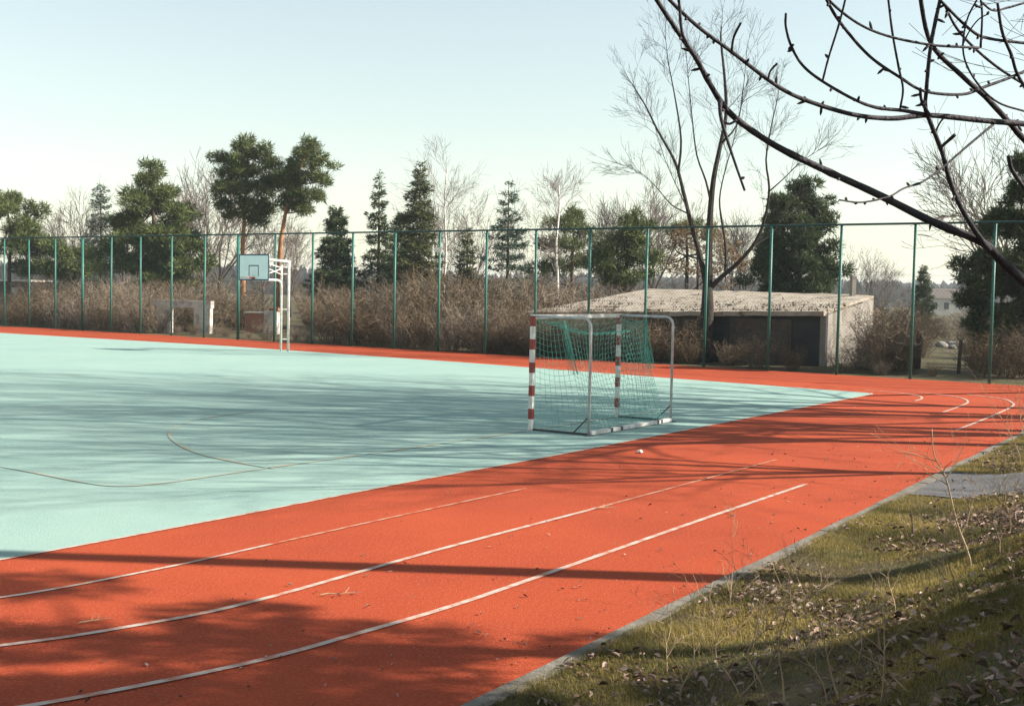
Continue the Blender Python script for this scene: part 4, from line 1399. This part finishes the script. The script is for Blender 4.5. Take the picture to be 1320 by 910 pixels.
stalk(1135, 910, [(0.0, .12), (-.01, .3), (.0, .46)], 0.005, 'short upright stalk low on the shaded bank', 7, 2, 0.14)
stalk(940, 780, [(0.0, .08), (.03, .25), (.0, .5), (.03, .72)], 0.0045, 'very thin bare shoot standing at the kerb edge in the sun', 8, 4, 0.14)
stalk(1240, 775, [(-.05, .12), (-.12, .3), (-.14, .46)], 0.006, 'small dry weed below the tallest sapling', 9, 5, 0.2)
stalk(1300, 690, [(.02, .12), (-.05, .35), (-.02, .55)], 0.006, 'bushy dry weed on the bank at right beside the path', 10, 7, 0.26)
stalk(1315, 600, [(-.02, .15), (-.18, .5), (-.35, .8), (-.5, 1.0)], 0.008, 'arching bare bramble at the right edge near the far track corner', 11, 8, 0.36)
stalk(1335, 610, [(-.05, .2), (-.2, .6), (-.25, 1.05)], 0.008, 'bare bramble at the right edge reaching above the track', 12, 8, 0.36)
stalk(1175, 690, [(0, .05), (.01, .14), (-.01, .26)], 0.016, 'short dark broken stub standing in the sunlit grass', 13, 0, 0.1, 'broken_stub', M['wood'], 'stub')
stalk(1045, 770, [(.02, .05), (.2, .12), (.42, .24)], 0.006, 'dark twig lying propped in leaves on the sunny bank', 14, 3, 0.14, 'fallen_branch', M['twig'], 'branch')
stalk(1180, 890, [(-.1, .06), (-.18, .2), (-.32, .3)], 0.005, 'bent dry stem in the deep shade at bottom right', 15, 3, 0.18)
stalk(960, 905, [(-.06, .1), (-.16, .24), (-.28, .38), (-.38, .46)], 0.005, 'long thin dry stem leaning left across the grass by the kerb', 16, 3, 0.2)
stalk(1068, 912, [(-.03, .12), (-.10, .22), (-.2, .34)], 0.005, 'dry stem leaning left beside the slanting stalk', 17, 2, 0.16)

more = [(1290, 720, 'thin dry weed right of the tallest sapling'), (1215, 800, 'dry weed in the shade below the tallest sapling'), (1310, 760, 'dry weed at the right edge above the deep shade'), (1270, 650, 'dry weed standing on the concrete path edge'),
        (1150, 800, 'forked dry weed among the pink leaves mid bank'), (1105, 850, 'dry weed left of the shaded hollow'), (925, 860, 'dry weed between the kerb and the crooked stalk'), (860, 870, 'dry weed touching the kerb near the bottom edge'),
        (1040, 850, 'pale dry weed just right of the upright stalk'), (970, 840, 'wispy dry weed behind the crooked stalk'), (1320, 560, 'tall dry weed at the right edge by the far lanes'), (1300, 540, 'dry weed in front of the far lane curves')]
for k, (px, py, lab) in enumerate(more):
    r__ = random.Random(500 + k)
    hh = r__.uniform(0.28, 0.5) if py > 600 else r__.uniform(0.7, 1.0)
    ln = r__.uniform(-0.5, 0.25)
    stalk(px, py, [(ln * hh * .2, hh * .3), (ln * hh * .5, hh * .65), (ln * hh, hh)], r__.uniform(0.0035, 0.0055), lab, 600 + k, 7, hh * 0.55, 'dry_weed', None, 'weed')

# ------------------------------------------------------------------ near tree whose boughs hang into the upper right
near = thing('bare_tree', (2.15, 3.7, ground_z(2.15, 3.7) - 0.05), 'near leafless tree whose dark budded boughs hang into the upper right', 'tree')
NB = Vector(near.location)
def nl_(px, py, Y):
    return at(px, py, Y) - NB
tb = MB()
tpts = [Vector((0, 0, -0.1)), Vector((0.02, 0.02, 0.8)), Vector((-0.04, 0, 1.6)), Vector((0.0, -0.05, 2.6)), Vector((0.08, -0.1, 3.8))]
tb.tube(catmull(tpts, 4), [0.14 - 0.005 * i for i in range(17)], 12)
ntk = tb.build('trunk', M['near_bark'], near, True)
near_br = [
    # (points px, depth start->end, width px start->end)
    ([(1440, 440), (1370, 400), (1320, 362), (1290, 335), (1265, 312), (1200, 285), (1130, 250), (1060, 218), (1003, 190), (960, 162), (937, 142), (925, 125), (912, 103), (895, 72), (870, 36), (840, -10), (810, -60)], 3.55, 2.7, 21, 6.0),
    ([(1470, 190), (1400, 168), (1320, 160), (1270, 156), (1198, 149), (1150, 153), (1100, 148), (1040, 130), (1000, 110), (943, 67), (900, 35), (860, -3), (830, -40)], 3.45, 2.8, 12, 5.0),
    ([(1198, 149), (1165, 143), (1130, 139), (1100, 128), (1060, 105), (1035, 85), (1020, 60), (1013, 35), (1013, 18)], 3.15, 2.9, 7, 3.5),
    ([(928, 130), (930, 155), (944, 200), (960, 246)], 2.79, 2.75, 8, 3.5),
    ([(931, 156), (940, 160), (950, 155)], 2.8, 2.8, 4, 3.5),
    ([(1060, 106), (1068, 75), (1082, 30), (1092, -10)], 2.98, 2.9, 3, 3.2),
    ([(1262, 62), (1240, 61), (1198, 58), (1145, 47), (1105, 30), (1068, 0), (1050, -30)], 3.1, 2.9, 3.5, 4),
    ([(1345, 80), (1310, 97), (1270, 112), (1240, 122), (1192, 118), (1160, 100), (1120, 72), (1082, 28), (1062, -6)], 3.3, 2.92, 4, 4.5),
    ([(1160, 142), (1164, 115), (1158, 85), (1150, 40), (1144, -10)], 3.08, 3.0, 3, 3.5),
    ([(1460, 300), (1380, 240), (1320, 180), (1300, 157), (1270, 125), (1240, 98), (1200, 56), (1185, -10), (1175, -60)], 3.6, 3.0, 12, 6),
    ([(1275, 322), (1262, 305), (1240, 270), (1224, 232), (1214, 195), (1200, 160), (1193, 140), (1194, 118), (1200, 58), (1214, -10)], 3.34, 3.05, 9, 5.5),
    ([(1280, 161), (1250, 186), (1215, 216), (1190, 234), (1165, 243), (1145, 254), (1110, 261), (1082, 258)], 3.3, 2.9, 4.5, 2.5),
    ([(1211, 0), (1250, 38), (1275, 50), (1330, 57)], 3.05, 3.2, 4, 4.5),
    ([(1217, 5), (1232, 35), (1256, 62), (1290, 90), (1335, 118)], 3.06, 3.3, 3.5, 4),
    ([(1264, 62), (1266, 20), (1263, -10)], 3.12, 3.05, 3.5, 3),
    ([(1286, 5), (1292, 42), (1304, 72), (1312, 97), (1335, 135)], 3.1, 3.3, 4, 5),
    ([(1262, -5), (1246, 28), (1242, 70), (1258, 105), (1286, 132), (1325, 145)], 3.0, 3.2, 2.2, 3.2),
    ([(1264, 2), (1280, 14), (1300, 10), (1335, 0)], 3.1, 3.2, 3, 3),
    ([(943, 66), (946, 48), (955, 30)], 2.85, 2.8, 3.5, 3.5),
    ([(990, 104), (993, 92), (1002, 82)], 2.86, 2.84, 2, 3.5),
    ([(1198, 150), (1188, 130), (1186, 114)], 3.14, 3.1, 7, 4),
    ([(1205, 172), (1212, 158), (1219, 150)], 3.2, 3.18, 3.5, 2.5),
    ([(1213, 190), (1222, 182), (1231, 174)], 3.2, 3.16, 3.5, 5.5),
    ([(1345, 290), (1325, 250), (1305, 220), (1300, 202)], 3.4, 3.3, 5, 6),
    ([(895, 72), (880, 45), (876, 10), (874, -10)], 2.75, 2.7, 5, 4),
    ([(1240, 60), (1250, 40), (1262, 25), (1275, 18)], 3.1, 3.05, 2.5, 2),
    ([(1290, 336), (1300, 345), (1303, 355)], 3.45, 3.45, 9, 6),
]
brn = random.Random(31)
for pts, y0, y1, w0, w1 in near_br:
    k = len(pts) - 1
    path = [nl_(px, py, lerp(y0, y1, i / k)) for i, (px, py) in enumerate(pts)]
    cm = catmull(path, 6)
    m_ = len(cm) - 1
    rad = []
    for i in range(m_ + 1):
        t = i / m_
        Yc = lerp(y0, y1, t)
        rad.append(0.46 * lerp(w0, w1, t ** 0.42) * Yc / FPX * (0.92 + 0.22 * abs(noise.noise(Vector((i * 0.7, w0, y0))))))
    mb = MB()
    mb.tube(cm, rad, 8)
    # buds and spurs
    L = sum((cm[i + 1] - cm[i]).length for i in range(m_))
    for b_ in range(int(L / 0.075)):
        i = brn.randrange(1, m_)
        dd = (cm[i + 1] - cm[i]).normalized()
        a_ = Vector((brn.gauss(0, 1), brn.gauss(0, .4), brn.gauss(0, 1)))
        a_ = (a_ - dd * a_.dot(dd)).normalized()
        e = dd * brn.uniform(-0.6, 0.8) + a_
        ln = brn.choice((0.006, 0.008, 0.011, 0.02)) + rad[i] * 0.8
        mb.tube([cm[i], cm[i] + e.normalized() * ln * 0.65, cm[i] + e.normalized() * ln], [0.0032, 0.0036, 0.0012], 5)
    mb.build('branch', M['near_bark'], near, True)
for st, en, w in ((Vector((0.0, -0.02, 2.0)), nl_(1440, 440, 3.55), 0.055), (Vector((0, -0.05, 2.45)), nl_(1470, 190, 3.45), 0.035), (Vector((0, -0.03, 2.2)), nl_(1460, 300, 3.6), 0.035)):
    mb = MB()
    mb.tube([Vector((0, 0, st.z - 0.35)), (Vector((0, 0, st.z - 0.2)) + en) / 2 + Vector((0, 0, 0.03)), en], [w * 1.2, w * 0.9, w * 0.6], 8)
    mb.build('branch', M['near_bark'], near, True)

# ------------------------------------------------------------------ unseen trees added right of the frame to cast shadows over the court
PS = dict(seg=[6, 4, 3, 2], wig=0.09, up=0.05, rmin=0.006, n=[7, 6, 4], t0=0.2, ang=(0.35, 0.85), len=(0.42, 0.62), limbs=6, limb_el=(0.75, 1.2), limb_len=(0.42, 0.58), taper=0.3)
side_src = []
for i in range(3):
    tb, cb_ = bare_tree_parts(14, 300 + i, PS, 0.32, 4, 0.2)
    t = thing('bare_tree', (0, 0, 0), 'x', 'tree')
    tb.build('trunk', M['bark'], t, True)
    cb_.build('crown', M['bark'], t)
    side_src.append(t)
side = [(12.3, 16.6, 0.8, 1.0), (13.5, 20.2, 1.1, 3.0), (15.0, 22.6, 1.15, 4.2), (16.5, 25.0, 1.2, 5.5), (18.0, 27.4, 1.2, 0.2), (20.0, 21.4, 1.3, 2.6), (22.0, 25.2, 1.35, 1.4)]
for i, (x, y, s, rz) in enumerate(side):
    src = side_src[i % 3]
    lab = 'unseen tall bare tree added right of the view to cast court shadows'
    z = ground_z(x, y)
    if i < 3:
        src.location = (x, y, z)
        src.scale = (s,) * 3
        src.rotation_euler = (0, 0, rz)
        src['label'] = lab
        src['group'] = 'unseen bare trees added for shadows'
    else:
        copy_thing(src, (x, y, z), rz, s, lab, 'unseen bare trees added for shadows')

# unseen straight-stemmed tree, added to lay a trunk shadow across the lanes
PS2 = dict(PS, limbs=5, limb_len=(0.2, 0.3))
tb, cb_ = bare_tree_parts(15, 340, PS2, 0.74, 4, 0.165, (0.15, 0.0))
t = thing('bare_tree', (9.4, 9.95, ground_z(9.4, 9.95)), 'unseen straight slim bare tree added for the trunk shadow across the lanes', 'tree')
tb.build('trunk', M['bark'], t, True)
cb_.build('crown', M['bark'], t)

def shade_pine(x, y, H, r0, z0, label, seed, ncl=26):  # out-of-view pine, added to throw shade on the bank and near lanes
    rn = np.random.default_rng(seed)
    t = thing('pine_tree', (x, y, ground_z(x, y)), label, 'tree')
    cl, tips = [], []
    for k in range(ncl):
        f_ = rn.uniform(0, 1)
        zz = z0 + (H - z0) * f_
        rr0 = r0 * math.sqrt(max(0.05, 1 - (f_ * 1.6 - 0.6) ** 2)) * rn.uniform(0.2, 1)
        a = rn.uniform(0, 2 * PI)
        c = (rr0 * math.cos(a), rr0 * math.sin(a), zz)
        q = rn.uniform(0.3, 0.62)
        cl.append((c, (q, q, q * 0.6)))
        tips.append(Vector(c))
    pts, out = clump_points(cl, rn, 560)
    v, f = tuft_mesh(pts, out, rn, 3, 0.15, 0.035, 0.7)
    link('crown', np_mesh('crown', v, f, M['pine']), t)
    mb = MB()
    mb.tube([(0, 0, -0.2), (0.05, 0.04, H * 0.5), (0, 0, H * 0.95)], [0.13, 0.09, 0.03], 8)
    tk = mb.build('trunk', M['pine_bark'], t, True)
    for q in tips:
        lb = MB()
        lb.tube([Vector((0.03, 0.02, max(0.4, q.z - 0.5))), q * 0.5 + Vector((0, 0, q.z * 0.5 - 0.3)), q], [0.035, 0.025, 0.008], 4)
        lb.build('limb', M['pine_bark'], tk)
shade_pine(8.4, 7.6, 7.0, 2.0, 3.4, 'unseen pine added right of the view to shade the nearest lanes', 61, 10)
shade_pine(6.9, 4.2, 4.4, 1.5, 0.6, 'unseen low bushy pine added nearest the camera to shade the bank', 63, 34)
shade_pine(7.2, 6.0, 4.4, 1.4, 0.6, 'unseen bushy young pine added right of the view to shade the leaf litter', 62, 34)

# ------------------------------------------------------------------ air
hz = MB()
hz.box((0, 1850, 10.5), (6400, 4700, 28))
hm = bpy.data.materials.new('haze')
hm.use_nodes = True
hn = hm.node_tree
hn.nodes.clear()
vo = hn.nodes.new('ShaderNodeOutputMaterial')
pv = hn.nodes.new('ShaderNodeVolumePrincipled')
pv.inputs['Color'].default_value = (0.82, 0.90, 0.98, 1)
pv.inputs['Density'].default_value = 0.00035
pv.inputs['Anisotropy'].default_value = 0.2
hn.links.new(pv.outputs[0], vo.inputs['Volume'])
ho = hz.build('haze', hm)
tag(ho, kind='stuff')
